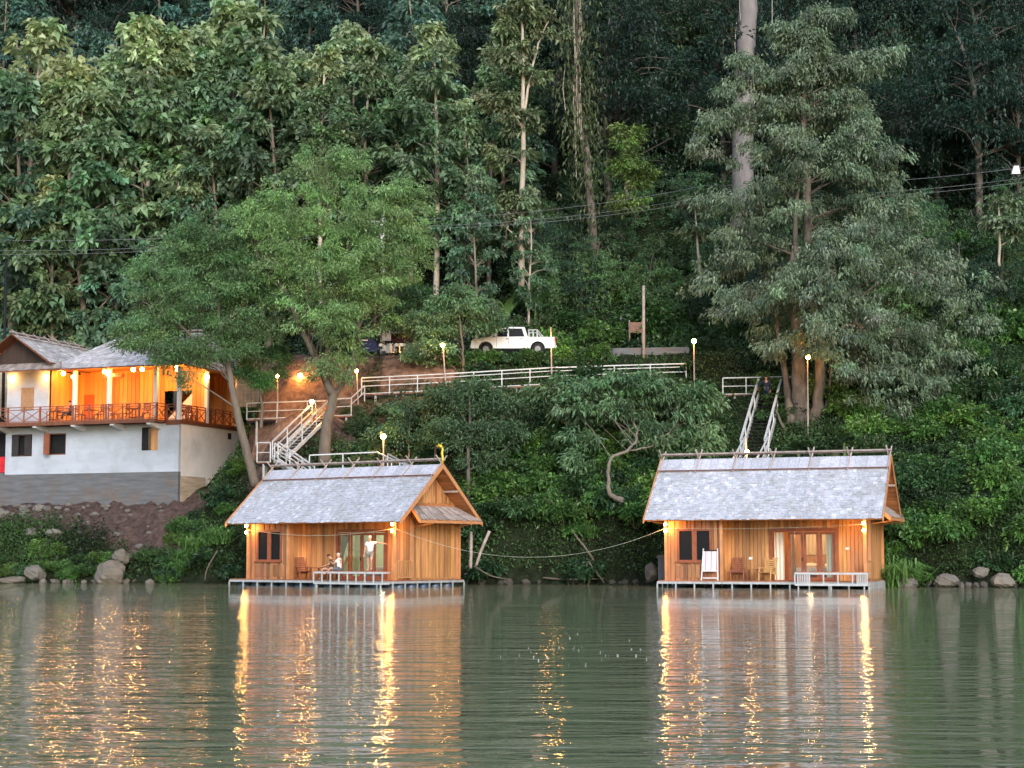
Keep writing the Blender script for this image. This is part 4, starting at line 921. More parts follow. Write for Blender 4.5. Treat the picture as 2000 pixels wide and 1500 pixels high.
a = np.repeat(rs.uniform(0, 6.28, NBR), NCL) + rs.normal(0, .07, M); sfr = np.tile(np.linspace(.30, 1, NCL), NBR); rr = prof * sfr * np.repeat(rs.uniform(.72, 1.12, NBR), NCL); cx = P(1585, 400, YB).x - off.x + .9 * (1 - t)
cen = np.stack([cx + rr * np.cos(a), rr * np.sin(a) * .8, zbot + t * (ztop - zbot) + rr * .16 - .055 * rr ** 2 + rs.normal(0, .18, M)], 1)
# outlying limbs: right lobe, left lobes
ex = [(1880, 560, 1.5), (1900, 620, 1.3), (1700, 130, 1.0), (1690, 250, .9), (1740, 110, .6), (1400, 240, .8), (1380, 290, .7), (1430, 180, .7), (1840, 720, 1.4), (1830, 500, 1.3), (1700, 840, 1.0), (1730, 870, .8), (1650, 800, 1.1), (1780, 760, 1.4), (1920, 640, .8), (1440, 640, 1.2), (1420, 560, 1.4), (1450, 480, 1.4), (1400, 400, 1.0), (1640, 40, .5), (1530, 60, .5), (1468, 150, .8), (1455, 120, .55), (1480, 210, 1.0), (1440, 240, 1.0), (1465, 310, 1.1), (1750, 830, .8), (1790, 800, .8), (1720, 780, 1.1), (1870, 690, 1.1), (1820, 640, 1.3)]
ec = []
for px, py, r_ in ex:
    c = P(px, py, YB - 1) - off
    for _ in range(9): d = rand_dirs(rs, 1)[0]; ec.append([c.x + d[0] * r_ * 1.1, c.y + d[1] * r_, c.z + d[2] * r_ * .6])
cen = np.concatenate([cen, np.array(ec)])
wx_ = cen + np.array([list(off)]); px_ = 1000 + wx_[:, 0] / wx_[:, 1] * F_PX; zz_ = (wx_[:, 2] - CAM_H) / wx_[:, 1]; py_ = HORIZON - zz_ * F_PX
keep = ~((py_ > 700) & (px_ < 1640)) & ~((py_ > 600) & (px_ < 1610) & (px_ > 1535) & (py_ > 690) & (wx_[:, 1] < YB + 1.5)) & ~((px_ < 1480) & (py_ > 620)) & ~((py_ > 300) & (py_ < 470) & (px_ > 1530) & (px_ < 1610) & (wx_[:, 1] < YB) & (rs.rand(len(cen)) < .3))
cen = cen[keep]; M = len(cen)
up_ = np.where(cen[:, 2] > zbot + .22 * (ztop - zbot))[0]; bi = rs.choice(up_, 85, replace=False); limbs(trunk_mb, allp, allr, cen[bi], rs, 1, .3, .010, 5, .25); trunk_mb.build('trunk', BARKO, root, True)
rad = np.stack([rs.uniform(.35, .8, M)] * 2 + [rs.uniform(.28, .55, M)], 1)
v, c = clump_leaves(rs, cen, rad, 9, 9, .24, .115, (.142, .168, .110), np.array([[cx.mean(), 0]]), droop=.75, spread=.15, colvar=.2, tipdroop=.4)
crown_obj('crown', v, c, root)
# ---- middle bank trees
feathery('curved_bank_tree', 'spreading tree with big drooping bluish green leaves and a curved bare trunk between the cabins',
    [[(1216, 978, 92.4), (1192, 965, 92.0), (1188, 930, 92.0), (1194, 895, 92.2), (1225, 880, 92.8), (1245, 850, 94.2), (1230, 800, 95), (1240, 750, 95.5)], [(1225, 880, 93.8), (1275, 870, 94), (1320, 830, 94.5)]],
    [[.20, .13, .10, .09, .08, .07, .05, .03], [.05, .04, .02]],
    [(1150, 765, 96, 2.4, .8), (1230, 758, 96, 2.8, .9), (1310, 778, 96, 2.6, .9), (1370, 790, 96, 1.3, .8), (1130, 800, 95.5, 1.8, .8), (1220, 810, 95.5, 2.4, .9), (1340, 840, 95.5, 1.8, 1.0), (1140, 870, 95, 1.2, .8), (1280, 860, 95, 1.4, .8), (1120, 900, 94.6, 1.0, .6), (1370, 870, 95, 1.2, .9), (1080, 760, 96, 1.2, .8)],
    185, 51, (.092, .155, .085), L=.34, Wd=.15, m=12, k=7, droop=.7, rad0=(.45, .8), limb=.2, bark=BARK)
feathery('airy_tree', 'airy small tree on the bank above the left cabin roof', [[(915, 990, 94), (914, 900, 94.5), (918, 820, 95), (915, 760, 95.5)]], [[.13, .1, .08, .03]],
    [(915, 770, 96, 2.2, .7), (880, 800, 96, 1.6, .7), (960, 800, 96, 1.8, .8), (900, 850, 95, 2.0, .8), (980, 850, 95, 1.4, .7), (940, 900, 95, 1.2, .6)], 150, 52, (.072, .118, .062), L=.22, Wd=.1, m=16, k=8, rad0=(.45, .8), limb=.2, bark=BARKD)
feathery('grey_green_tree', 'rounded grey green tree behind the post lamp left of the white pickup', [[(905, 760, 103), (905, 700, 103), (900, 650, 103), (895, 600, 103)]], [[.1, .08, .06, .03]],
    [(900, 600, 104, 2.3, 1.1), (850, 640, 104, 1.9, 1.0), (950, 630, 104, 1.3, .8), (840, 690, 103, 1.5, .7)], 130, 53, (.13, .215, .12), L=.22, Wd=.1, m=18, k=9, rad0=(.45, .8), limb=.25)
feathery('thin_tree', 'thin dark stemmed tree standing before the walkway railing', [[(733, 640, 104), (735, 600, 104), (740, 560, 104)]], [[.08, .06, .03]],
    [(740, 600, 105, 2.2, 1.3), (690, 560, 106, 2.2, 1.2), (790, 580, 106, 2.0, 1.1), (780, 640, 105, 1.6, .6)], 80, 54, (.06, .12, .05), L=.2, Wd=.09, m=16, k=8, rad0=(.5, .9), limb=.3)
# tall pale teak with forked trunk, mid picture
def bare_teak(name, label, trunk, rads, seed, blobs, M):
    feathery(name, label, trunk, rads, blobs, M, seed, (.15, .175, .10), L=.40, Wd=.22, m=8, k=7, droop=.6, rad0=(.45, .8), limb=.5, bark=BARKP, sp=.12)
bare_teak('pale_trunk_teak', 'tallest teak with a long pale forked trunk in the middle of the slope',
    [[(1018, 560, 111), (1019, 450, 111), (1021, 320, 111), (1022, 200, 111), (1020, 60, 111), (1022, -20, 111)], [(1022, 230, 111), (1040, 130, 111), (1062, 60, 111), (1085, 20, 111)]],
    [[.24, .2, .17, .14, .09, .05], [.1, .08, .05, .03]], 61,
    [(1020, 30, 111, 1.6, 1.2), (1070, 60, 111, 1.3, 1.0), (1000, 120, 111, 1.6, 1.0), (1015, 240, 111, 1.2, .8), (990, 300, 111, 1.6, .9), (1010, 400, 111, 1.3, .9), (1030, 480, 111, 1.2, .8), (975, 200, 111, 1.4, .9), (965, 420, 111, 1.2, .9), (1050, 140, 111, .9, .9)], 105)
bare_teak('young_teak', 'young teak with a pale stem left of the great tree', [[(1368, 580, 110.5), (1364, 500, 110.5), (1358, 410, 110.5)]], [[.12, .09, .04]], 62, [(1358, 400, 110.5, 1.1, .5), (1362, 450, 110.5, .8, .5), (1370, 540, 110.5, .6, .6)], 18)
bare_teak('small_leafy_tree', 'small tree with large pale leaves below the power lines at the right edge', [[(1952, 520, 110), (1952, 450, 110), (1950, 390, 110)]], [[.1, .08, .04]], 63, [(1950, 400, 110, 1.2, .5), (1970, 440, 110, 1.5, .8), (1990, 380, 110, .8, .4)], 26)
feathery('yellow_green_tree', 'yellow green tree against the dark jungle', [[(1225, 420, 113), (1222, 330, 113), (1225, 260, 113)]], [[.14, .1, .04]],
    [(1220, 270, 113, 1.2, .9), (1235, 330, 113, 1.5, 1.1), (1220, 400, 113, 1.3, 1.0), (1250, 360, 113, .8, .8)], 48, 64, (.13, .18, .05), L=.3, Wd=.14, m=12, k=7, rad0=(.5, .8))
# creeper hung bare trunks in the dark forest
def vined_trunk(name, label, pts, rads, seed, mat_, vn=900, col=(.06, .085, .035), w=.5):
    rs = np.random.RandomState(seed); b0 = P(*pts[0]); root = thing(name, label, 'tree', (b0.x, b0.y, b0.z)); off = b0
    p_, r_ = path_pts([P(*q) - off for q in pts], rads, 5, .03, rs); m_ = MB(); m_.tube(p_, r_, 10)
    m_.build('trunk', mat_, root, True); T = np.array([list(q) for q in p_]); i = rs.randint(0, len(T), vn); pos = T[i] + rs.normal(0, w, (vn, 3)) * np.array([[1, .6, 1.2]])
    d = rs.normal(0, .5, (vn, 3)); d[:, 2] -= .9; v = leaf_arrays(rs, pos, d, .42, .16); crown_obj('creeper', v, np.asarray(col)[None] * rs.uniform(.5, 1.4, (vn, 1)), root)
    m_ = MB()
    for j in range(14):
        q = T[rs.randint(len(T) // 2, len(T))]; x = rs.normal(0, .35); ln = rs.uniform(2, 6); m_.tube([(q[0] + x, q[1] - .3, q[2]), (q[0] + x * 1.2, q[1] - .35, q[2] - ln * .5), (q[0] + x * 1.1 + .1, q[1] - .3, q[2] - ln)], .022, 4, cap=False)
    m_.build('hanging_roots', BARKP, root)
vined_trunk('vine_hung_tree', 'bare leaning trunk hung with vines in the upper middle', [(1165, 560, 115), (1148, 330, 115), (1135, 240, 115), (1125, 170, 115), (1128, 60, 115), (1120, -30, 115)], [.3, .28, .26, .22, .2, .2], 71, BARKO, 2600, (.058, .075, .035), .75)
vined_trunk('giant_pale_trunk', 'giant smooth pale trunk rising out of the picture behind the great tree', [(1450, 560, 116), (1452, 240, 116), (1455, 120, 116), (1462, 0, 116), (1464, -60, 116)], [.85, .75, .7, .66, .64], 72, mat('smooth_grey_bark', (.19, .17, .165), .8, .25, (2, 2, .7), .3), 60, w=.9)
# ---- banana plants and elephant ears
def big_leaf_plant(name, label, loc, n, L, Wd, seed, col, stem=1.2, up=.9, group=None):
    rs = np.random.RandomState(seed); root = thing(name, label, 'plant', loc, 0, group)
    m_ = MB(); m_.tube([(0, 0, -.4), (0, 0, stem)], [.12, .07], 8); m_.build('stem', mat(name + '_stem', (.10, .14, .05), .7), root, True)
    for i in range(n):
        a = 6.28 * i / n + rs.uniform(-.3, .3); el = rs.uniform(up - .4, up + .4); vs = []; K = 7; p = Vector((0, 0, stem * rs.uniform(.7, 1))); e = el
        for j in range(K + 1):
            d = Vector((math.cos(a) * math.cos(e), math.sin(a) * math.cos(e), math.sin(e))); s_ = Vector((-math.sin(a), math.cos(a), 0)); u = j / K
            ww = Wd * (math.sin(math.pi * min(1, .04 + u * .93)) ** .6) / 2; nn = s_.cross(d)
            vs += [p - s_ * ww + nn * ww * .25, p, p + s_ * ww + nn * ww * .25]; p = p + d * L / K; e -= rs.uniform(.12, .24)
        fs = []
        for j in range(K):
            b_ = j * 3; fs += [(b_, b_ + 1, b_ + 4, b_ + 3), (b_ + 1, b_ + 2, b_ + 5, b_ + 4)]
        g = rs.uniform(.7, 1.3); m_ = MB(); m_.add(vs, fs, tuple(np.asarray(col) * g)); m_.build('leaf', LEAFG, root, True)
feathery('bank_sapling', 'thin dark leaved sapling on the slope under the left part of the walkway', [[(800, 900, 97), (798, 850, 97.5), (802, 800, 98)]], [[.07, .05, .02]],
    [(800, 810, 98, 1.5, .7), (830, 860, 97.5, 1.3, .7), (765, 850, 97.5, 1.1, .6)], 56, 55, (.075, .13, .065), L=.2, Wd=.1, m=14, k=7, rad0=(.4, .7), limb=.3)
feathery('bank_sapling', 'leafy sapling rising in front of the walkway right of the small post lamp', [[(850, 900, 96), (852, 840, 96.5), (848, 790, 97)]], [[.07, .05, .02]],
    [(850, 790, 97.5, 1.5, .6), (870, 840, 97, 1.4, .7)], 46, 56, (.085, .14, .07), L=.2, Wd=.1, m=14, k=7, rad0=(.4, .7), limb=.3)
g = G(985, 111); big_leaf_plant('banana_plant', 'banana plant with upright pale leaves left of the pale teak trunk', (g.x, g.y, g.z), 7, 2.4, .55, 1, (.11, .18, .06), 1.6, 1.2)
g = G(1046, 110.6); big_leaf_plant('banana_plant', 'banana plant right of the pale teak trunk', (g.x, g.y, g.z + .5), 7, 2.2, .5, 2, (.07, .13, .05), 1.8, 1.1)
for i, (px, Y, s) in enumerate(((1530, 93.2, 1.0), (1560, 93.6, 1.1), (1590, 93.4, 1.0), (1620, 93.0, 1.0), (1650, 93.4, .9), (1575, 92.2, .9), (1545, 92.0, .8))):
    g = G(px, Y); big_leaf_plant('elephant_ear_plant', 'elephant ear plant with huge dark leaves behind the right cabin roof', (g.x, g.y, g.z + .6), 6, 1.0 * s, .75 * s, 10 + i, (.030, .058, .032), .9, .8, 'elephant ear plants behind the right cabin')
# hide the prototypes' unused ones
for p_ in teaks + teak_far + jungle + jungle2 + bl + [gr]:
    if p_.name not in used:
        for ch in list(p_.children): bpy.data.objects.remove(ch)
        bpy.data.objects.remove(p_)
# ================================================================ WALKWAYS, STAIRS, LAMPS
def railing(name, label, pts, h=1.0, nseg=6, rails=(1.0, .55, .06), floor=None, group=None, supports=0, w=.055, cat='railing'):
    pts = [Vector(p) for p in pts]; o = pts[0].copy(); root = thing(name, label, cat, o, 0, group); q = [p - o for p in pts]; up = Vector((0, 0, 1))
    m_ = MB()
    for f in rails:
        for a, b_ in zip(q[:-1], q[1:]): m_.bar(a + up * h * f, b_ + up * h * f, w, w * (1.2 if f == 1.0 else .8))
    m_.build('rail', STEEL, root)
    for a, b_ in zip(q[:-1], q[1:]):
        n = max(1, round((b_ - a).length / nseg))
        for i in range(n + (1 if b_ is q[-1] else 0)):
            p = a.lerp(b_, i / n); m_ = MB(); m_.bar(p, p + up * (h - .03), w * 1.1); m_.build('post', STEEL, root)
    if floor:
        m_ = MB(); d = Vector((0, floor, 0))
        for a, b_ in zip(q[:-1], q[1:]):
            n = max(1, int((b_ - a).length / .3))
            for i in range(n):
                p = a.lerp(b_, i / n); r_ = a.lerp(b_, (i + .94) / n); t = random.uniform(.7, 1.2)
                m_.add([p, r_, r_ + d, p + d, p - up * .05, r_ - up * .05, r_ + d - up * .05, p + d - up * .05], [(0, 1, 2, 3), (4, 7, 6, 5), (0, 4, 5, 1), (2, 6, 7, 3), (1, 5, 6, 2), (0, 3, 7, 4)], t)
        m_.build('walkway_floor', DECKW, root)
        m_ = MB()
        for a, b_ in zip(q[:-1], q[1:]): m_.bar(a - up * .12, b_ - up * .12, .08, .12); m_.bar(a + d - up * .12, b_ + d - up * .12, .08, .12)
        m_.build('floor_beam', DARKM, root)
    for i in range(supports):
        f = (i + .5) / supports; tot = sum((b_ - a).length for a, b_ in zip(q[:-1], q[1:])); s = f * tot
        for a, b_ in zip(q[:-1], q[1:]):
            L = (b_ - a).length
            if s <= L: p = a.lerp(b_, s / L); break
            s -= L
        for dy in ((0, floor) if floor else (0,)):
            wx, wy = o.x + p.x, o.y + p.y + dy; g = Hz(wx, wy) - .4 - o.z
            if p.z - g > .5: m_ = MB(); m_.tube([(p.x, p.y + dy, g), (p.x, p.y + dy, p.z - .1)], .075, 8); m_.build('support_post', CONCR, root)
    return root
railing('walkway_railing', 'white railing of the long upper walkway below the road and pickup', [P(706, 771, 101.5), P(870, 763, 101.5), P(1090, 750, 101.8)], 1.02, 1.9, (1, .8, .5, .05), floor=1.3, supports=7)
railing('walkway_railing', 'white railing of the upper walkway running behind the bluish green bank tree', [P(1090, 750, 101.8), P(1200, 746, 102), P(1340, 742, 102.4)], 1.0, 2.4, (1, .8, .5), floor=1.2, supports=3)
railing('walkway_railing', 'white platform railing beside the white house with lamp posts behind it', [P(482, 820, 101.0), P(600, 816, 101.0), P(640, 815, 101)], 1.0, 1.5, (1, .5, .05), floor=1.8, supports=4)
railing('walkway_railing', 'short white platform railing right of the feathery tree trunk', [P(648, 814, 100.2), P(686, 812, 100.2)], 1.05, 1.1, (1, .55, .05), floor=1.4, supports=2)
railing('stair_railing', 'sloping white rail climbing from the short platform to the upper walkway', [P(686, 808, 100.4), P(712, 784, 101.2)], .95, 1.2, (1, .6))
railing('platform_railing', 'grey white platform railing at the top of the right stairs', [P(1412, 771, 100.4), P(1548, 768, 100.4)], 1.0, 1.2, (1, .5, .03), floor=1.2, supports=3)
railing('platform_railing', 'short railing beside the great tree trunk at the stair top', [P(1536, 769, 99.7), P(1558, 769, 99.7)], .98, .8, (1, .5, .03), floor=1.2, supports=1)
railing('lower_railing', 'thin grey railing of the low gangway behind the left cabin roof', [P(604, 928, 93.2), P(735, 922, 93.2)], 1.1, 1.5, (1, .5), floor=1.0, supports=3)
railing('lower_railing', 'pair of gangway rails sloping down behind the left cabin ridge', [P(735, 922, 93.2), P(795, 950, 90.5)], 1.1, 2, (1,), floor=.9)
railing('lower_railing', 'farther rail of the gangway sloping down behind the left cabin ridge', [P(757, 925, 94.2), P(805, 952, 91.2)], 1.1, 2, (1,))
def stairs(name, label, a, b_, side, hr=.95, n=16, mid=True, posts=3):
    """a top, b bottom (left side), side: vector to the right side"""
    a = Vector(a); b_ = Vector(b_); side = Vector(side); root = thing(name, label, 'stairs', b_, 0); A = a - b_; B = Vector((0, 0, 0)); up = Vector((0, 0, 1))
    for s_ in (Vector((0, 0, 0)), side):
        m_ = MB(); m_.bar(A + s_, B + s_, .08, .2 if n < 16 else .3); m_.build('stringer', STEEL, root)
        m_ = MB(); w2 = .075 if n < 16 else .12; m_.bar(A + s_ + up * hr, B + s_ + up * hr, w2, w2)
        if mid: m_.bar(A + s_ + up * hr * .55, B + s_ + up * hr * .55, .05, .05)
        for i in range(posts + 1):
            p = A.lerp(B, i / posts) + s_; m_.bar(p, p + up * hr, .06)
        m_.build('handrail', STEEL, root)
    for i in range(n):
        p = A.lerp(B, (i + .5) / n); m_ = MB(); d = side.normalized(); e = d.cross(up).normalized() * .13
        q0 = p + d * .05; q1 = p + side - d * .05
        m_.add([q0 - e, q1 - e, q1 + e, q0 + e, q0 - e - up * .04, q1 - e - up * .04, q1 + e - up * .04, q0 + e - up * .04], [(0, 1, 2, 3), (4, 7, 6, 5), (0, 4, 5, 1), (2, 6, 7, 3), (1, 5, 6, 2), (0, 3, 7, 4)])
        m_.build('tread', STEELF if n < 14 else DARKM, root)
    return root
stairs('staircase', 'white steel stairs descending past the feathery tree trunk to a landing', P(616, 815, 100.6), P(532, 896, 96.6), (1.0, -1.05, -.0), 1.0, 13)
railing('landing_railing', 'small square white landing frame at the turn of the left stairs', [P(502, 903, 95.8), P(528, 903, 95.4)], 1.12, 1, (1, .5, .02), floor=1.1, supports=1)
stairs('staircase', 'lower white stairs from the landing down to the raft behind the left cabin', P(536, 900, 95.2), P(606, 948, 92.8), (.35, -1.1, 0), .98, 9)
stairs('staircase', 'steep grey steel stairs left of the great tree with a person on them', P(1482, 772, 100), P(1447, 893, 94.5), (1.35, 0, 0), .95, 18, False, 4)
stairs('staircase', 'short lower stairs with white rails behind the right cabin ridge', P(1456, 893, 94.3), P(1432, 938, 92.0), (1.3, 0, 0), 1.15, 7, True, 1)
def lamp_post(label, px, top, bot, Y, power=30, tilt=0, mat_=POLE, up=.0, r=.12, extra=0):
    t = P(px, top, Y); b_ = P(px + tilt, bot, Y); g = min(b_.z, Hz(b_.x, b_.y) - .2) if bot else 0
    root = thing('lamp_post', label, 'lamp', (b_.x, b_.y, g), 0); off = Vector(root.location); T = t - off
    m_ = MB(); m_.tube([(0, 0, 0), (T.x * .6, 0, T.z * .5), (T.x, 0, T.z + extra)], [.05, .045, .035], 7); m_.build('pole', mat_, root)
    m_ = MB(); m_.tube([(T.x, 0, T.z - .02), (T.x, -.12, T.z)], .035, 6); a = m_.build('lamp_holder', DARKM, root)
    m_ = MB(); m_.ball((T.x, -.17, T.z + up), r); m_.build('bulb', BULB, a, True); point_lamp((T.x, -.5, T.z), a, power * .7, r=.1)
    return root
lamp_post('lit lamp on a short pole between the left cabin roof and the red soil', 749, 853, 892, 96, 90, r=.15)
lamp_post('lit lamp on a slim pole just left of the white pickup', 865, 675, 752, 101.3, 60, 10, extra=.1)
lamp_post('lit lamp on a tall pole in front of the tail of the pickup', 1076, 668, 742, 101.2, 55, 3, extra=.9, r=.16)
lamp_post('lit lamp on a slim post right of the walkway', 1355, 667, 738, 102, 70, 1, r=.14)
lamp_post('lit lamp on a pole standing against the great tree trunk', 1577, 698, 780, 96.6, 45, 0, r=.13)
lamp_post('lit lamp on a stair post just above the right cabin ridge', 1458, 884, 912, 91.6, 50, -1, r=.14, extra=.8)
lamp_post('small lit lamp on a pole right of the feathery tree', 697, 725, 768, 101.3, 35, 4, r=.1)
lamp_post('lit lamp on a pole at the left end of the platform beside the house', 542, 735, 812, 101.8, 45, 1, r=.12)
lamp_post('lit lamp on a pole standing on the red cut bank', 587, 734, 775, 103.4, 70, 2, r=.15)
lamp_post('bright lamp at the top of the left white stairs', 610, 785, 812, 99.9, 80, 0, r=.13)
lamp_post('small lamp on a pole near the parked motorbikes', 795, 678, 700, 106.0, 25, 0, r=.07)
# utility poles and lines
def upole(label, px, top, bot, Y, r, m, box=None, arm=True):
    b_ = P(px, bot, Y); t = P(px, top, Y); z0 = min(b_.z, Hz(b_.x, Y)) - .3; root = thing('utility_pole', label, 'pole', (b_.x, Y, z0)); h = t.z - z0
    mb = MB(); mb.tube([(0, 0, 0), (t.x - b_.x, 0, h)], [r, r * .75], 10); mb.build('pole', m, root, True)
    if arm: mb = MB(); mb.box(-.9, .9, -.05, .05, h - .5, h - .38); mb.build('cross_arm', STEELF, root)
    if box: mb = MB(); z = P(px, box[1], Y).z - z0; mb.box(box[0], box[0] + .55, -.3, -.2, z - .35, z + .35); mb.build('white_board', WHITEP, root)
    return root
upole('white concrete utility pole half hidden by the feathery tree', 747, 420, 700, 107.5, .17, mat('white_pole_paint', (.62, .60, .55), .8, .2, (3, 3, 2)), (.0, 656))
upole('plain brown pole standing by the road right of the pickup', 1257, 558, 690, 104.1, .11, POLE, None, False)
upole('dark utility pole at the left edge', 12, 500, 640, 111, .12, DARKM, None, False)
tb = thing('notice_board', 'small brown notice board beside the plain roadside pole', 'sign', tuple(G(1244, 109.6)), 0)
m_ = MB(); m_.box(-.42, .42, -.03, .03, 1.5, 2.2); m_.build('panel', WOODD, tb)
for x in (-.42, .42): m_ = MB(); m_.box(x - .04, x + .04, .035, .09, -.3, 2.35); m_.build('leg', POLE, tb)
WIRE = mat('grey_cable', (.16, .17, .18), .5)
def line(name, label, cat, pts, r, m=WIRE, sag=0, n=24, group=None):
    out = []
    for a, b_ in zip(pts[:-1], pts[1:]):
        a = Vector(a); b_ = Vector(b_)
        for i in range(n): t = i / n; out.append(a.lerp(b_, t) - Vector((0, 0, sag * 4 * t * (1 - t))))
    out.append(Vector(pts[-1])); mb = MB(); mb.tube(out, r, 4); return tag(mb.build(name, m), label, cat, group)
for i, (dy, nm) in enumerate(((0, 'topmost'), (21, 'middle'), (29, 'lowest'))):
    line('power_line', nm + ' of the three power lines crossing in front of the forest', 'cable', [P(-40, 468 + dy, 109.2), P(747, 430 + dy * .6, 108.5), P(1380, 362 + dy, 108.6), P(2060, 318 + dy, 109.2)], .013, sag=.5)
wl = thing('floodlight', 'pale floodlight hanging on the power lines at the right edge', 'light fixture', tuple(P(1983, 332, 109)), 0)
m_ = MB(); m_.prism([(-.28, -.28), (.28, -.28), (.2, .25), (-.12, .25)], 'y', -.15, .15); m_.build('housing', WHITEP, wl); m_ = MB(); m_.box(-.1, .14, -.05, .05, .252, .42); m_.build('bracket', DARKM, wl)
# ropes
ROPE = mat('pale_rope', (.5, .52, .42), .8)
lA = LM @ Vector((W, -.1, LWT - .45)); lB = LM @ Vector((.05, -.2, LWT - .45)); rA = RM @ Vector((.0, -.2, RWT - .45)); lC = LM @ Vector((W + .1, .6, LWT - .6))
line('rope', 'pale rope sagging between the two floating cabins', 'rope', [lA, rA], .0065, ROPE, 1.42, 40)
line('rope', 'thin cable sagging across the porch of the left cabin', 'rope', [lB, lA], .010, ROPE, .33)
line('rope', 'thin cable sagging across the porch of the right cabin', 'rope', [rA, RM @ Vector((W, -.1, RWT - .3))], .008, ROPE, .1)
# ================================================================ PICKUP
DRIM = mat('wheel_rim', (.2, .2, .21), .4)
def pickup():
    g = P(1003, 693, 106.3); root = thing('pickup_truck', 'white double cab pickup truck parked on the road facing left', 'pickup truck', (g.x, g.y, float(road_z(g.x)) + .03), R(-2))
    w_ = .88
    mb = MB(); body = [(-2.62, .42), (-2.66, .72), (-2.55, .95), (-1.55, 1.12), (-1.1, 1.15), (2.62, 1.12), (2.66, .55), (2.55, .42)]
    # side with wheel arches
    def arch(cx, n=9, r=.46): return [(cx + r * math.cos(math.pi - math.pi * i / n), .42 + r * math.sin(math.pi * i / n) * .95) for i in range(n + 1)]
    low = [(-2.62, .42)] + arch(-1.72) + arch(1.55) + [(2.55, .42)]
    prof = low + [(2.66, .55), (2.62, 1.12), (-1.1, 1.15), (-1.5, 1.14), (-2.4, 1.04), (-2.6, .92), (-2.66, .72)]
    mb.prism(prof, 'y', -w_, w_); bo = mb.build('body', CARW, root)
    mb = MB(); cab = [(-1.55, 1.12), (-.78, 1.70), (-.3, 1.80), (.72, 1.78), (.92, 1.14)]; n = len(cab)
    vs = [(x, -w_ + .02 + (z - 1.12) * .26, z) for x, z in cab] + [(x, w_ - .02 - (z - 1.12) * .26, z) for x, z in cab]
    mb.add(vs, [tuple(range(n)), tuple(range(2 * n - 1, n - 1, -1))] + [(i, n + i, n + (i + 1) % n, (i + 1) % n) for i in range(n)]); mb.build('cab', CARW, root)
    for poly in ([(-1.3, 1.16), (-.75, 1.63), (-.36, 1.70), (-.36, 1.16)], [(-.26, 1.16), (-.26, 1.70), (.55, 1.69), (.72, 1.16)]):
        for sg in (-1, 1):
            mb = MB(); vs = [(x, sg * (w_ - .008 - (z - 1.12) * .26), z) for x, z in poly]; vs2 = [(x, y - sg * .02, z) for x, y, z in vs]
            mb.add(vs + vs2, [(0, 1, 2, 3), (7, 6, 5, 4)] + [(i, (i + 1) % 4, 4 + (i + 1) % 4, 4 + i) for i in range(4)]); mb.build('side_window', DGLASS, root)
    mb = MB(); mb.add([(-1.49, -.72, 1.18), (-1.49, .72, 1.18), (-.82, .62, 1.69), (-.82, -.62, 1.69)], [(0, 1, 2, 3)]); mb.build('windscreen', DGLASS, root)
    for x in (-1.72, 1.55):
        for sg in (-1, 1):
            mb = MB(); mb.tube([(x, sg * .62, .38), (x, sg * .87, .38)], .38, 20); t = mb.build('wheel', TYRE, root, True); mb = MB(); mb.tube([(x, sg * .78, .38), (x, sg * .885, .38)], .19, 14); mb.build('rim', DRIM, t)
    mb = MB(); mb.box(-2.7, -2.55, -.85, .85, .45, .62); mb.box(2.62, 2.74, -.85, .85, .45, .6); mb.build('bumper', STEELF, root)
    for sg in (-1, 1):
        mb = MB(); mb.box(-2.63, -2.4, sg * .7 - .17, sg * .7 + .19, .74, .9); mb.build('headlight', mat('clear_lamp', (.7, .75, .8), .1, spec=.8), root)
        mb = MB(); mb.box(2.6, 2.68, sg * .8 - .09, sg * .8 + .09, .8, 1.08); mb.build('tail_light', RED, root)
        mb = MB(); mb.box(-1.16, -1.0, sg * .98 - .1, sg * .98 + .1, 1.14, 1.32); mb.build('wing_mirror', CARW, root)
        for x in (-.45, .45): mb = MB(); mb.box(x, x + .16, sg * .885 - .01, sg * .885 + .01, 1.0, 1.04); mb.build('door_handle', DARKM, root)
        for x in (-1.05, -.3, .75): mb = MB(); mb.box(x, x + .015, sg * .882 - .006, sg * .882 + .006, .5, 1.12); mb.build('door_gap', DARKM, root)
    mb = MB()
    for x in (.98, 1.25, 1.5):
        mb.tube([(x, -.78, 1.12), (x, -.72, 1.6), (x, .72, 1.6), (x, .78, 1.12)], .035, 6)
    mb.tube([(.98, -.72, 1.6), (1.5, -.72, 1.6), (1.9, -.76, 1.14)], .035, 6); mb.tube([(.98, .72, 1.6), (1.5, .72, 1.6), (1.9, .76, 1.14)], .035, 6); mb.build('roll_bar', STEEL, root)
pickup()
for px, Y, sc_ in ((930, 103.9, .45), (965, 103.9, .5), (1000, 103.8, .55), (1035, 103.9, .5), (1060, 103.7, .6), (1100, 103.9, .6), (1135, 103.8, .6), (890, 103.7, .5), (1170, 103.8, .7)):
    x = (px - 1000) / F_PX * Y; plant(bl[int(px) % 3], x, Y, sc_ * 1.9, px, 'low bush on the road edge in front of the pickup', 'low bushes along the road edge', -.05, sz=sc_ * 1.7)
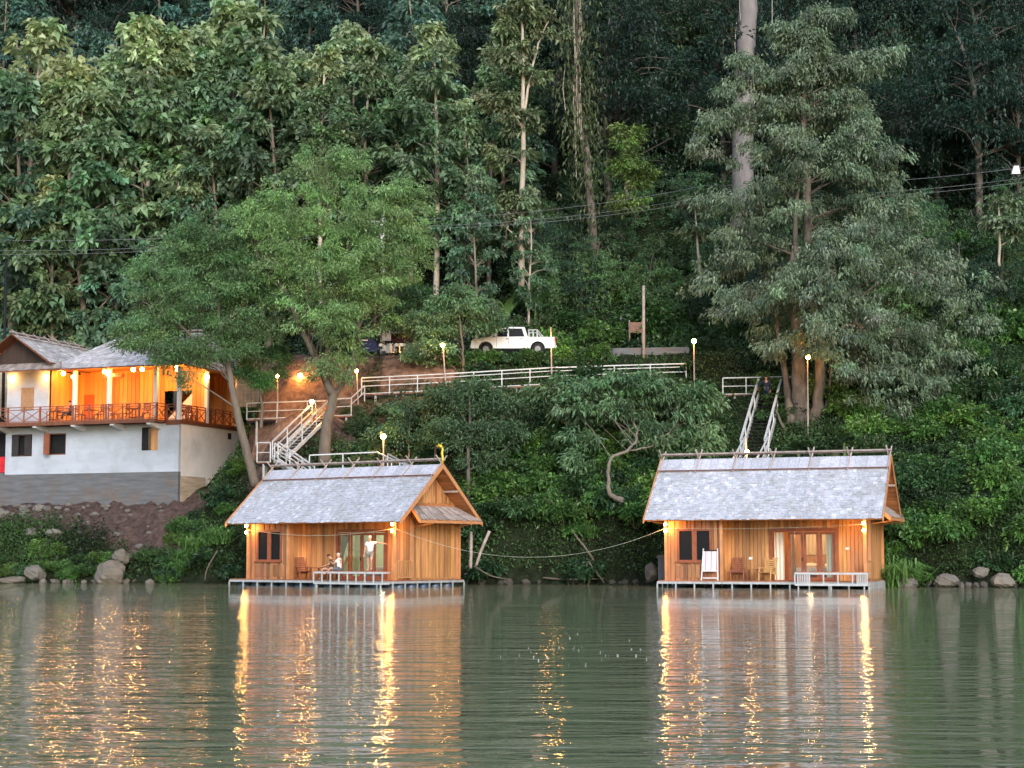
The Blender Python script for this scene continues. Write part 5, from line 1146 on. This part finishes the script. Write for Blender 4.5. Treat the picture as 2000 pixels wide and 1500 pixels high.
def motorbike(label=None):
    root = thing('motorbike', label or '', 'motorbike', group='motorbikes parked in a row by the road')
    for x in (-.62, .62):
        mb = MB(); K = 14; pts = [(x + .27 * math.cos(6.2832 * i / K), 0, .28 + .27 * math.sin(6.2832 * i / K)) for i in range(K + 1)]; mb.tube(pts, .05, 6, cap=False); t = mb.build('wheel', TYRE, root, True)
        mb = MB(); mb.tube([(x, -.05, .28), (x, .05, .28)], .12, 10); mb.build('hub', STEELF, t)
    mb = MB(); mb.prism([(-.45, .35), (-.5, .62), (.0, .5), (.1, .35)], 'y', -.1, .1); mb.prism([(-.72, .6), (-.1, .52), (.0, .7), (-.7, .78)], 'y', -.11, .11); mb.prism([(.3, .3), (.5, .9), (.62, .95), (.45, .3)], 'y', -.14, .14); mb.build('body', CARW, root)
    mb = MB(); mb.prism([(-.75, .79), (.05, .72), (.02, .78), (-.72, .86)], 'y', -.12, .12); mb.build('saddle', DARKM, root)
    mb = MB(); mb.tube([(.62, 0, .28), (.5, 0, .98)], .03, 6); mb.tube([(.42, -.33, 1.05), (.5, 0, 1.0), (.42, .33, 1.05)], .02, 6); mb.build('handlebar', DARKM, root)
    return root
mo = motorbike(); 
for i, px in enumerate((752, 769, 784, 801, 818, 835)):
    o = mo if i == 0 else copy_tree(mo, (0, 0, 0), 0, 1); g = P(px, 698, 105.6); o.location = (g.x, 105.6, float(road_z(g.x)) + .03); o.rotation_euler = (0, 0, R((70, 110, 95, 60, 120, 80)[i]))
    o['label'] = ('motorbike at the left end of the roadside row under the white board', 'second motorbike of the roadside row', 'third motorbike of the roadside row', 'fourth motorbike of the roadside row near a small lamp', 'fifth motorbike of the roadside row', 'motorbike at the right end of the roadside row')[i]
# covered cart and shed by the road
g = P(722, 700, 105.5); ct = thing('covered_cart', 'cart under a navy blue cover by the road left of the motorbikes', 'cart', (g.x, 105.5, float(road_z(g.x)) + .03))
mb = MB(); mb.prism([(-.55, .3), (.55, .3), (.45, .95), (.1, 1.1), (-.4, 1.0)], 'y', -.4, .4); mb.build('cover', NAVY, ct)
for x in (-.35, .35): mb = MB(); mb.tube([(x, -.4, .18), (x, -.3, .18)], .18, 12); mb.build('wheel', TYRE, ct, True)
mb = MB(); mb.box(-.5, -.1, -.42, -.402, .98, 1.06); mb.build('white_label', WHITEP, ct)
g = P(785, 690, 110.3); sh = thing('roadside_shed', 'small dark red roadside shed behind the motorbikes', 'shed', (g.x, 110.3, Hz(g.x, 110.3) - .1))
mb = MB(); mb.box(-1.3, 1.3, 0, .1, 0, 1.9); mb.box(-1.3, -1.2, .1, 1.5, 0, 1.9); mb.box(1.2, 1.3, .1, 1.5, 0, 1.9); mb.build('wall', mat('dark_red_planks', (.10, .028, .022), .8, .3), sh); mb = MB(); mb.add([(-1.6, -.5, 1.85), (1.6, -.5, 1.85), (1.6, 1.7, 2.2), (-1.6, 1.7, 2.2), (-1.6, -.5, 1.9), (1.6, -.5, 1.9), (1.6, 1.7, 2.25), (-1.6, 1.7, 2.25)], [(0, 3, 2, 1), (4, 5, 6, 7), (0, 1, 5, 4), (1, 2, 6, 5), (2, 3, 7, 6), (3, 0, 4, 7)]); mb.build('roof', SHINGLEB, sh)
# retaining fence behind the left platform
a, b_ = P(462, 745, 105.5), P(560, 742, 106.5); rf = thing('panel_fence', 'beige ribbed panel fence behind the platform beside the house', 'fence', (a.x, a.y, a.z - 1.6))
mb = MB(); n = 26
for i in range(n):
    p = Vector((0, 0, 0)).lerp(b_ - a, i / n); q = Vector((0, 0, 0)).lerp(b_ - a, (i + .9) / n); o_ = .05 * (i % 2); mb.add([(p.x, p.y - o_, 0), (q.x, q.y - o_, 0), (q.x, q.y - o_, 3.1), (p.x, p.y - o_, 3.1), (p.x, p.y + .08, 0), (q.x, q.y + .08, 0), (q.x, q.y + .08, 3.1), (p.x, p.y + .08, 3.1)], [(0, 1, 2, 3), (5, 4, 7, 6), (3, 2, 6, 7), (4, 0, 3, 7), (1, 5, 6, 2)], random.uniform(.85, 1.1))
mb.build('panel', BLOCKW, rf)
mb = MB(); mb.tube([(0, -.12, 3.15), (b_.x - a.x, b_.y - a.y - .12, 3.15)], .05, 6); mb.build('top_rail', POLE, rf)
mb = MB(); a = P(-30, 800, 111); mb.box(0, 4.2, 0, .25, 0, 3.4); o = mb.build('block_wall', BLOCKW); o.location = (a.x, a.y, a.z - .5); tag(o, 'beige concrete block wall at the left edge beyond the white house', 'wall')
# red kiosk at the far left
kx = HM @ Vector((-1.1, .6, 0)); kk = thing('lean_to', 'lean-to with a red cloth at the left edge under the balcony', 'lean-to', (kx.x, kx.y, 6.7), HTH)
mb = MB(); mb.box(-1.4, .75, .3, .4, -1.0, 2.6); mb.build('back_wall', DARKM, kk); mb = MB(); mb.box(-1.4, .7, -.02, .05, .1, 1.1); mb.build('red_cloth', RED, kk); mb = MB(); mb.box(-1.4, .75, -.3, .28, -1.2, .05); mb.build('base', CONC, kk); mb = MB(); mb.box(-1.4, .75, -.3, .28, 2.62, 2.7); mb.build('roof', CONC, kk)
# grey store box at the left flank of the right cabin
bx = RM @ Vector((-.75, 3.6, 0)); so = thing('storage_box', 'grey ribbed storage box at the left flank of the right cabin', 'box', (bx.x, bx.y, .2), -R(20)); mb = MB(); mb.box(-.5, .5, -.5, .5, 0, 1.25)
for i in range(8): mb.box(-.48 + i * .125, -.43 + i * .125, -.53, -.502, .02, 1.22)
mb.build('body', mat('grey_box', (.13, .14, .17), .7), so); mb = MB(); mb.prism([(-.58, 1.252), (.58, 1.252), (.5, 1.36), (-.5, 1.4)], 'y', -.6, .6); mb.build('lid', ROCK, so)
ROCKD = mat('dark_rock', (.07, .06, .05), .8, .3, (2, 2, 2), .6)  # darker rock for the stones between the cabins
# ================================================================ ROCKS, STAKES, LOGS
def ghit(px, py):
    for Y in np.arange(84, 170, .1):
        p = P(px, py, Y)
        if Hz(p.x, p.y) >= p.z: return p
    return P(px, py, 120)
def rock_obj(seed, loc, s, label, group=None, name='boulder'):
    rs = np.random.RandomState(seed); n, m = 18, 12; vs = []; ks = [(rand_dirs(rs, 1)[0], rs.uniform(.70, .95)) for _ in range(16)]
    for i in range(m + 1):
        th = math.pi * i / m
        for k in range(n):
            a = 2 * math.pi * k / n; d = np.array([math.sin(th) * math.cos(a), math.sin(th) * math.sin(a), math.cos(th)]); r = 1.0
            for q, h in ks:
                c = d.dot(q)
                if c > 0: r = min(r, h / c)
            r *= 1 + .05 * math.sin(d[0] * 7 + seed) * math.sin(d[1] * 6 + 2) + .035 * math.sin(d[2] * 11 + d[0] * 9 + seed) + rs.uniform(-.02, .02) * (0 < i < m)
            vs.append(tuple(d * r * np.array(s)))
    fs = [(i * n + k, (i + 1) * n + k, (i + 1) * n + (k + 1) % n, i * n + (k + 1) % n) for i in range(m) for k in range(n)]
    cc = (1.15, 1.1, 1.0) if s[0] > .7 else (1, 1, 1)
    o = mesh_obj(name, vs, fs, ROCK, None, [cc] * len(fs)); o.location = loc; o.rotation_euler = (0, 0, rs.uniform(0, 6)); return tag(o, label, 'rock', group)
def rk(px, py, Y, w_, h_, label, group=None, seed=0, name='boulder'):
    p = P(px, py, Y); s = w_ / F_PX * Y / 2; rock_obj(seed or int(px * 7 + py), (p.x, p.y, p.z), (s, s * .8, h_ / F_PX * Y / 2), label, group, name)
rk(216, 1122, 95.6, 80, 58, 'largest pale boulder at the water edge below the white house')
rk(237, 1088, 97.0, 48, 34, 'split boulder lying just above the largest pale one'); rk(1958, 1136, 83.2, 62, 34, 'big pale boulder at the right edge of the shore')
rk(1915, 1117, 84.8, 34, 24, 'light grey boulder left of the biggest right one'); rk(1850, 1135, 84.3, 48, 30, 'flat brown boulder on the right shore'); rk(1772, 1140, 84.6, 44, 26, 'leaning rock beside the tall grass on the right shore')
rk(1272, 1118, 88.0, 34, 40, 'pale upright rock left of the right cabin'); rk(105, 1042, ghit(105, 1052).y, 34, 20, 'brown rock slab in the dirt under the white house foundation'); rk(60, 1040, ghit(60, 1046).y, 40, 20, 'flat rock in the dirt at the left edge'); rk(68, 1120, 96, 46, 34, 'dark rounded rock at the water edge left of the pale boulder')
rk(28, 1133, 96.0, 70, 16, 'low flat pale rock at the left end of the shore')
rs = np.random.RandomState(14)
for i in range(26):
    px = rs.uniform(80, 320); Y = float(shore((px - 1000) / F_PX * 96)) + rs.uniform(-.4, .4); s = rs.uniform(8, 20); p = P(px, 1138, 96); rock_obj(900 + i, (p.x, Y, .08), (s * .016, s * .013, s * .011), 'small pale stone along the left water edge', 'small stones along the left shore', 'stone')
for i in range(34):
    px = rs.uniform(1725, 2040); x = (px - 1000) / F_PX * 84.5; Y = float(shore(x)) + rs.uniform(-.3, .5); s = rs.uniform(8, 22); rock_obj(950 + i, (x, Y, .1), (s * .014, s * .012, s * .011), 'small brown stone along the right water edge', 'small stones along the right shore', 'stone')
for i in range(20):
    px = rs.uniform(900, 1290); x = (px - 1000) / F_PX * 91; Y = float(shore(x)) + rs.uniform(-.1, .4); s = rs.uniform(8, 22); rock_obj(990 + i, (x, Y, .1), (s * .016, s * .013, s * .012), 'small dark stone at the water edge between the cabins', 'small stones between the cabins', 'stone').data.materials[0] = ROCKD
for i in range(60):
    lx_ = rs.uniform(-1, 12.5); ly_ = rs.uniform(-4.2, -.4); q = HM @ Vector((lx_, ly_, 0)); s = rs.uniform(.08, .34) * (1.5 if lx_ < 4 else 1); rock_obj(1020 + i, (q.x, q.y, Hz(q.x, q.y) + s * .2), (s, s * .8, s * .6), 'lump of rubble on the dirt below the white house', 'rubble below the white house', 'stone')
for i in range(22):
    px = rs.uniform(600, 860); Y = rs.uniform(97, 103); g = G(px, Y, .05); s = rs.uniform(.12, .42); rock_obj(1100 + i, tuple(g), (s, s * .8, s * .7), 'stone on the red soil slope under the walkway', 'stones on the red slope', 'stone')
g = ghit(1195, 478); rock_obj(88, (g.x, g.y - .4, g.z + .3), (1.3, 1.0, .7), 'mossy rock outcrop among the bushes above the road', None, 'rock_outcrop')
def log(label, pts, rads, m=BARKM, name='driftwood_log', cat='log'):
    p_, r_ = path_pts([P(*q) for q in pts], rads, 4); mb = MB(); mb.tube(p_, r_, 8); return tag(mb.build(name, m, None, True), label, cat)
log('upright wooden stake right of the left cabin', [(919, 1110, 88.5), (920, 1070, 88.5), (920, 1038, 88.5)], [.09, .09, .08], POLE, 'wooden_stake', 'stake')
log('slanting wooden stake right of the left cabin', [(930, 1105, 88.7), (940, 1075, 88.7), (956, 1037, 88.7)], [.07, .08, .09], POLE, 'wooden_stake', 'stake')
log('pale dead stick rising from the bank between the cabins', [(1160, 1095, 91.5), (1142, 1068, 91.6), (1127, 1050, 91.6), (1118, 1034, 91.6)], [.05, .06, .05, .03])
for i, q in enumerate(([(925, 1105, 91.5), (960, 1125, 91.3), (1000, 1132, 91.2)], [(1060, 1128, 91.9), (1110, 1132, 91.8), (1180, 1130, 91.9)], [(1150, 1098, 91.8), (1165, 1118, 91.6), (1180, 1138, 91.3)], [(425, 1075, 94), (405, 1110, 93.8), (400, 1134, 93.6)])):
    log(('dead branch lying on the bank right of the left cabin', 'long dead branch lying along the bank between the cabins', 'dead stick dipping to the water between the cabins', 'dead stick on the bank left of the left cabin')[i], q, [.045, .04, .02])
# floating bits on the river
mb = MB(); rs = np.random.RandomState(3)
for i in range(40):
    px = rs.normal(1160, 90) if i < 36 else rs.uniform(0, 2000); py = rs.normal(1265, 16) if i < 36 else rs.uniform(1200, 1480); Y = 1.7 * F_PX / max(60, py - 1080); x = (px - 1000) / F_PX * Y; s = rs.uniform(.004, .012)
    mb.ball((x, Y, .004), (s * 1.4, s, s * .4), 6, 3)
tag(mb.build('floating_foam', WHITEP), 'scattered bits of foam drifting on the river', 'foam', kind='stuff')
mb = MB(); p = P(1052, 1432, 1.7 * F_PX / 352); mb.add([(-.08, 0, .01), (-.02, .035, .02), (.08, .01, .015), (.02, -.035, .008), (0, 0, .03)], [(0, 3, 4), (3, 2, 4), (2, 1, 4), (1, 0, 4)]); o = mb.build('floating_leaf', mat('dead_leaf', (.35, .22, .13), .7)); o.location = (p.x, p.y, 0); tag(o, 'brown dead leaf floating in the foreground', 'leaf')
# ================================================================ FURNITURE
def place(o, M, x, y, z, rz): 
    v = M @ Vector((x, y, z)); o.location = v; o.rotation_euler = (0, 0, M.to_euler().z + rz); return o
def lounge(label, m=WOODR, group='wooden lounge chairs on the cabin porches'):
    root = thing('lounge_chair', label, 'chair', group=group)
    mb = MB()
    for i in range(7): y = -.32 + i * .1; mb.box(-.29, .29, y, y + .075, .40 - i * .02, .43 - i * .02)
    mb.build('seat', m, root); mb = MB()
    for i in range(8):
        z = .34 + i * .1; y = .33 + i * .045; mb.box(-.28, .28, y, y + .025, z, z + .075)
    mb.box(-.27, -.23, .33, .36, .3, 1.1); mb.box(.23, .27, .33, .36, .3, 1.1); mb.build('backrest', m, root)
    for x in (-.31, .31):
        mb = MB(); mb.bar((x, -.3, 0), (x, -.22, .62), .05, .06); mb.build('leg', m, root); mb = MB(); mb.bar((x, .45, 0), (x, .3, .6), .05, .06); mb.build('leg', m, root)
        mb = MB(); mb.box(x - .04, x + .04, -.36, .4, .6, .63); mb.build('armrest', m, root)
    return root
YELW = mat('light_wood', (.62, .36, .14), .5, .15)
c1 = place(lounge('reddish lounge chair beside the porch wall of the right cabin'), RM, 3.45, .55, RZ, R(8))
c2 = place(lounge('pale yellow lounge chair beside the open door of the right cabin', YELW), RM, 4.9, .6, RZ, R(-14))
c3 = copy_tree(c1, (0, 0, 0), 0, 1, 'empty reddish lounge chair at the left end of the left cabin porch'); place(c3, LM, 3.5, .35, LZ, R(62))
c4 = copy_tree(c1, (0, 0, 0), 0, 1, 'reddish lounge chair in which the dark shirted person sits'); place(c4, LM, 5.25, .72, LZ, R(-62))
def small_table(label, w_=.5, h=.55):
    root = thing('side_table', label, 'table'); mb = MB()
    for i in range(5): mb.box(-w_ / 2, w_ / 2, -w_ / 2 + i * w_ / 5, -w_ / 2 + (i + .92) * w_ / 5, h - .03, h)
    mb.build('table_top', WOODR, root)
    for x in (-1, 1):
        for y in (-1, 1): mb = MB(); mb.box(x * (w_ / 2 - .03) - .02, x * (w_ / 2 - .03) + .02, y * (w_ / 2 - .03) - .02, y * (w_ / 2 - .03) + .02, 0, h - .032); mb.build('leg', WOODR, root)
    mb = MB(); mb.box(-w_ / 2 + .05, w_ / 2 - .05, -w_ / 2 + .05, w_ / 2 - .05, .2, .22); mb.build('shelf', WOODR, root); return root
place(small_table('small square table between the two chairs of the right cabin'), RM, 4.18, .6, RZ, 0)
place(small_table('small table before the seated people on the left cabin porch', .7, .6), LM, 4.4, .5, LZ, 0)
# folded striped deck chair leaning on the wall
dc = thing('deck_chair', 'folded deck chair with striped cloth leaning on the front wall of the right cabin', 'deck chair'); place(dc, RM, 2.28, -.30, RZ, 0)
for x in (-.38, .38): mb = MB(); mb.bar((x * 1.08, -.12, 0), (x * .92, .14, 1.55), .05, .05); mb.build('side_rail', WHITEP, dc)
mb = MB(); cs = [(.55, .56, .62), (.5, .16, .18), (.62, .62, .66), (.45, .42, .5)]
for i in range(15):
    x = -.34 + i * .68 / 15; mb.add([(x, -.04, .45), (x + .68 / 15, -.04, .45), (x + .68 / 15 * .95, .13, 1.42), (x, .13, 1.42)], [(0, 1, 2, 3)], tuple(v * 1.5 for v in cs[(0, 2, 1, 0, 3, 2)[i % 6]]))
mb.build('striped_cloth', cloth('deck_chair_cloth', (.8, .8, .8)), dc)
for z, y in ((1.44, .12), (.44, -.06), (.1, -.1)): mb = MB(); mb.box(-.36, .36, y - .02, y + .02, z, z + .05); mb.build('cross_bar', DARKM if z > 1 else WHITEP, dc)
for (x, z) in ((3.95, 1.28), (8.7, 1.75)):
    mb = MB(); mb.box(-.09, .09, -.02, 0, -.06, .06); o = mb.build('light_switch', WHITEP); o.location = RM @ Vector((x, RC - .015, RZ + z - .2)); o.rotation_euler = (0, 0, -R(20)); tag(o, 'small white socket plate ' + ('between the two lounge chairs' if x < 5 else 'on the boards right of the door') + ' of the right cabin', 'switch')
# bed seen through the right door
bd = thing('bed', 'bed with pale linen seen through the door of the right cabin', 'bed'); place(bd, RM, 6.95, 3.55, RZ, 0)
mb = MB(); mb.box(-1.05, 1.05, -.95, .95, .12, .32); mb.build('bed_frame', WOODD, bd); mb = MB(); mb.box(-1.0, 1.0, -.93, .93, .32, .62); mb.build('mattress', LINEN, bd)
for x in (-.5, .5): mb = MB(); mb.ball((x, .55, .72), (.36, .26, .14)); mb.build('pillow', LINEN, bd, True)
bd2 = copy_tree(bd, (0, 0, 0), 0, 1, 'low bed seen through the glass doors of the left cabin'); place(bd2, LM, 6.9, 3.5, LZ, 0)
# terrace furniture
def dchair(label):
    root = thing('terrace_chair', label, 'chair', group='chairs on the house terrace'); mb = MB(); mb.box(-.23, .23, -.23, .23, .43, .47); mb.build('seat', WOODR, root); mb = MB()
    for i in range(4): mb.box(-.22, .22, .21, .24, .6 + i * .12, .69 + i * .12)
    mb.build('backrest', WOODR, root)
    for x in (-.2, .2):
        for y, h in ((-.2, .43), (.22, 1.06)): mb = MB(); mb.box(x - .025, x + .025, y - .025, y + .025, 0, h); mb.build('leg', WOODR, root)
    return root
dch = [(4.6, -.6, 1.2, 'first terrace chair from the left beside the seated person'), (6.0, -.7, 1.6, 'terrace chair right of the seated person'), (7.2, -.5, -1.4, 'terrace chair left of the second column table'), (8.3, -.6, 1.5, 'terrace chair before the yellow wall'), (9.1, -.6, -1.5, 'terrace chair left of the dark opening'), (10.6, -.5, .4, 'terrace chair with high back in front of the white stair side'), (12.0, 1.3, .5, 'terrace chair behind the corner column'), (12.1, 2.2, 1.2, 'terrace chair by the side balustrade'), (12.1, 4.6, 1.2, 'terrace chair nearest the rear column')]
d0 = None
for x, y, rz, lb in dch:
    o = dchair(lb) if d0 is None else copy_tree(d0, (0, 0, 0), 0, 1, lb); d0 = d0 or o; place(o, HM, x, y, HZF, rz)
for x, y, lb in ((4.1, -.65, 'terrace table left of the seated person'), (6.7, -.65, 'terrace table between two chairs'), (9.75, -.55, 'terrace table in front of the dark opening'), (11.9, 1.8, 'terrace table by the corner column')): place(small_table(lb, .75, .74), HM, x, y, HZF, 0)
# ================================================================ PEOPLE
def skinned(name, J, E, Rd, m, parent, root_i=0, sub=2):
    me = bpy.data.meshes.new(name); me.from_pydata([tuple(j) for j in J], E, []); o = bpy.data.objects.new(name, me); C.objects.link(o); o.parent = parent
    md = o.modifiers.new('skin', 'SKIN'); md.use_smooth_shade = True; o.data.materials.append(m)
    for i, v in enumerate(me.skin_vertices[0].data): r_ = Rd[i]; v.radius = r_ if isinstance(r_, tuple) else (r_, r_); v.use_root = (i == root_i)
    ss = o.modifiers.new('sub', 'SUBSURF'); ss.levels = sub; ss.render_levels = sub
    dg = bpy.context.evaluated_depsgraph_get(); me2 = bpy.data.meshes.new_from_object(o.evaluated_get(dg)); o.modifiers.clear(); o.data = me2; me2.polygons.foreach_set('use_smooth', np.full(len(me2.polygons), True))
    a = me2.attributes.new('col', 'FLOAT_COLOR', 'FACE'); a.data.foreach_set('color', np.ones(len(me2.polygons) * 4, dtype=np.float32))
    if not me2.materials: me2.materials.append(m)
    return o
def person(label, M, loc, rz, pose, shirt, pants, hair, scale=1.0, long_pants=False, long_sleeve=False, hat=None):
    """pose: joint positions in metres, facing -y, feet at z=0 unless seated"""
    root = thing('person', label, 'person'); place(root, M, *loc, rz); root.scale = (scale,) * 3; p = {k: Vector(v) for k, v in pose.items()}
    J = []; E = []; Rd = []; ix = {}
    def add(k, v, r_, par=None): ix[k] = len(J); J.append(Vector(v)); Rd.append(r_); E.append((ix[par], ix[k])) if par else None
    add('pel', p['pel'], (.15, .11)); add('waist', p['pel'].lerp(p['chest'], .45), (.13, .095), 'pel'); add('chest', p['chest'], (.16, .11), 'waist'); add('neck0', p['neck'] , .06, 'chest'); add('neck1', p['neck'].lerp(p['head'], .4), .052, 'neck0')
    hd = (p['head'] - p['neck']).normalized(); add('h1', p['head'] - hd * .03, (.075, .088), 'neck1'); add('h2', p['head'] + hd * .055, (.078, .095), 'h1'); add('h3', p['head'] + hd * .115, (.05, .06), 'h2')
    for s in 'LR':
        sg = 1 if s == 'L' else -1
        add('sh' + s, p['sh' + s], .055, 'chest'); add('el' + s, p['el' + s], .042, 'sh' + s); add('wr' + s, p['wr' + s], .028, 'el' + s)
        d = (p['wr' + s] - p['el' + s]).normalized(); pm = p['wr' + s] + d * .075; add('pa' + s, pm, (.038, .022), 'wr' + s)
        sd_ = d.cross(Vector((0, 0, 1))); sd_ = sd_.normalized() if sd_.length > .2 else Vector((0, 1, 0)); cu = Vector((0, 0, -.02))
        for f in range(4):
            o_ = (f - 1.5) * .022; L = (.06, .075, .07, .052)[f]; add(f'f{f}{s}', pm + d * .045 + sd_ * o_ + cu * .3, .010, 'pa' + s); add(f'g{f}{s}', pm + d * (.045 + L) + sd_ * o_ * 1.1 + cu * 1.3, .008, f'f{f}{s}')
        add('t1' + s, p['wr' + s] + d * .05 + sd_ * .045 * sg, .011, 'pa' + s); add('t2' + s, p['wr' + s] + d * .085 + sd_ * .06 * sg + cu, .009, 't1' + s)
        add('hip' + s, p['hip' + s], .09, 'pel'); add('kn' + s, p['kn' + s], .06, 'hip' + s); add('cf' + s, p['kn' + s].lerp(p['an' + s], .35), .055, 'kn' + s); add('an' + s, p['an' + s], .038, 'cf' + s)
        td = p.get('toe' + s, p['an' + s] + Vector((0, -.17, -.06))); add('to' + s, td, (.04, .025), 'an' + s)
    skinned('body', J, E, Rd, SKIN, root)
    # face: nose, ears, eyes, mouth
    hc_ = p['head'] + hd * .02; F = Vector(p.get('face', (0, -1, 0))).normalized(); F = (F - hd * F.dot(hd)).normalized(); Sd = hd.cross(F)
    mb = MB(); mb.ball(hc_ + F * .098 + hd * .0, (.013, .02, .02), 8, 6); mb.build('nose', SKIN, root, True)
    for sg in (-1, 1):
        mb = MB(); mb.ball(hc_ + Sd * .080 * sg, (.014, .02, .032), 8, 6); mb.build('ear', SKIN, root, True)
        mb = MB(); mb.ball(hc_ + F * .083 + Sd * .03 * sg + hd * .028, .0095, 8, 6); mb.build('eye', DARKM, root, True)
    mb = MB(); mb.ball(hc_ + F * .086 - hd * .042, (.022, .008, .006), 8, 6); mb.build('mouth', mat('lips', (.4, .13, .1), .6), root, True)
    mb = MB(); mb.ball(hc_ + hd * .05 - F * .022, (.093, .098, .085), 14, 9); mb.build('hair', hair, root, True)
    if hat:
        mb = MB(); mb.ball(hc_ + hd * .07, (.1, .105, .07), 12, 8); mb.build('hat', hat, root, True)
    # clothes
    J = []; E = []; Rd = []; ix = {}
    add('a', p['pel'].lerp(p['chest'], -.12), (.17, .13)); add('b', p['pel'].lerp(p['chest'], .45), (.155, .12), 'a'); add('c', p['chest'], (.185, .13), 'b'); add('d', p['chest'].lerp(p['neck'], .8), (.075, .07), 'c')
    for s in 'LR':
        add('s' + s, p['sh' + s], .078, 'c'); add('m' + s, p['sh' + s].lerp(p['el' + s], .62 if not long_sleeve else 1), .066, 's' + s)
        if long_sleeve: add('n' + s, p['el' + s].lerp(p['wr' + s], .9), .045, 'm' + s)
    skinned('shirt', J, E, Rd, shirt, root)
    J = []; E = []; Rd = []; ix = {}
    add('a', p['pel'], (.168, .13))
    for s in 'LR':
        add('h' + s, p['hip' + s], .11, 'a'); add('k' + s, p['hip' + s].lerp(p['kn' + s], .72 if not long_pants else 1), .088 if not long_pants else .075, 'h' + s)
        if long_pants: add('l' + s, p['kn' + s].lerp(p['an' + s], .92), .058, 'k' + s)
    skinned('trousers' if long_pants else 'shorts', J, E, Rd, pants, root)
    return root
stand = dict(pel=(0, 0, .95), chest=(0, .01, 1.28), neck=(0, 0, 1.47), head=(0, -.02, 1.6), shL=(.18, 0, 1.4), shR=(-.18, 0, 1.4), elL=(.24, .02, 1.12), elR=(-.24, .02, 1.12), wrL=(.25, -.06, .88), wrR=(-.25, -.06, .88),
             hipL=(.09, 0, .9), hipR=(-.09, 0, .9), knL=(.1, -.02, .5), knR=(-.1, -.02, .5), anL=(.1, .02, .08), anR=(-.1, .02, .08))
def vary(b, **k): d = dict(b); d.update(k); return d
sit = dict(pel=(0, 0, .12), chest=(0, .02, .44), neck=(0, -.02, .62), head=(0, -.05, .75), shL=(.18, 0, .56), shR=(-.18, 0, .56), elL=(.22, -.12, .32), elR=(-.22, -.12, .32), wrL=(.12, -.34, .26), wrR=(-.12, -.34, .26),
           hipL=(.09, -.03, .1), hipR=(-.09, -.03, .1), knL=(.12, -.45, .12), knR=(-.12, -.45, .12), anL=(.12, -.5, -.34), anR=(-.12, -.5, -.34))
GREY = mat('grey_hair', (.55, .48, .40), .8); BRN = mat('brown_hair', (.07, .035, .02), .7); BLK = mat('black_hair', (.015, .012, .012), .6)
person('standing person in white t-shirt and grey shorts with one arm out to the post', LM, (8.75, -.72, LZ + .445), R(25),
       vary(stand, elL=(.46, -.04, 1.38), wrL=(.70, -.06, 1.36), elR=(-.25, -.02, 1.14), wrR=(-.27, -.1, .9), knL=(.12, -.26, .55), anL=(.11, -.10, .14), head=(-.02, -.03, 1.6), face=(-.5, -1, 0)), cloth('white_tee', (.72, .70, .68)), cloth('grey_shorts', (.22, .21, .18)), GREY)
person('person in a white shirt sitting on the boarding step of the left cabin', LM, (6.75, -.70, LZ + .445), R(-70),
       vary(sit, elL=(.2, -.2, .34), wrL=(.08, -.36, .42), elR=(-.2, -.2, .32), wrR=(-.08, -.36, .40), knL=(.14, -.42, .14), anL=(.14, -.62, -.1), knR=(-.14, -.42, .14), anR=(-.14, -.62, -.1)), cloth('white_shirt', (.78, .77, .76)), cloth('grey_trousers', (.12, .13, .15)), GREY)
person('seated person in a dark olive shirt with bare legs on the left cabin porch', LM, (5.2, .55, LZ + .42), R(-60),
       vary(sit, head=(0, -.12, .72), wrL=(.1, -.42, .24), wrR=(-.1, -.42, .24)), cloth('olive_shirt', (.07, .07, .045)), cloth('pale_shorts', (.42, .28, .22)), BRN)
person('seated person in a dark shirt at the balustrade of the house terrace', HM, (5.2, -.6, HZF + .47), R(-50), vary(sit, elL=(.25, -.18, .36), wrL=(.1, -.3, .45)), cloth('plum_shirt', (.12, .07, .09)), cloth('dark_trousers', (.03, .025, .03)), BLK, long_pants=True)
sp = P(1497, 790, 99.1)
person('person in dark blue clothes climbing the steep right stairs', Matrix.Identity(4), (sp.x, sp.y, sp.z), R(180), vary(stand, knL=(.1, -.2, .62), anL=(.1, -.12, .24), elL=(.34, -.1, 1.18), wrL=(.42, -.25, 1.0)), cloth('navy_shirt', (.02, .03, .06)), cloth('navy_trousers', (.03, .045, .07)), BLK, long_pants=True, long_sleeve=True)
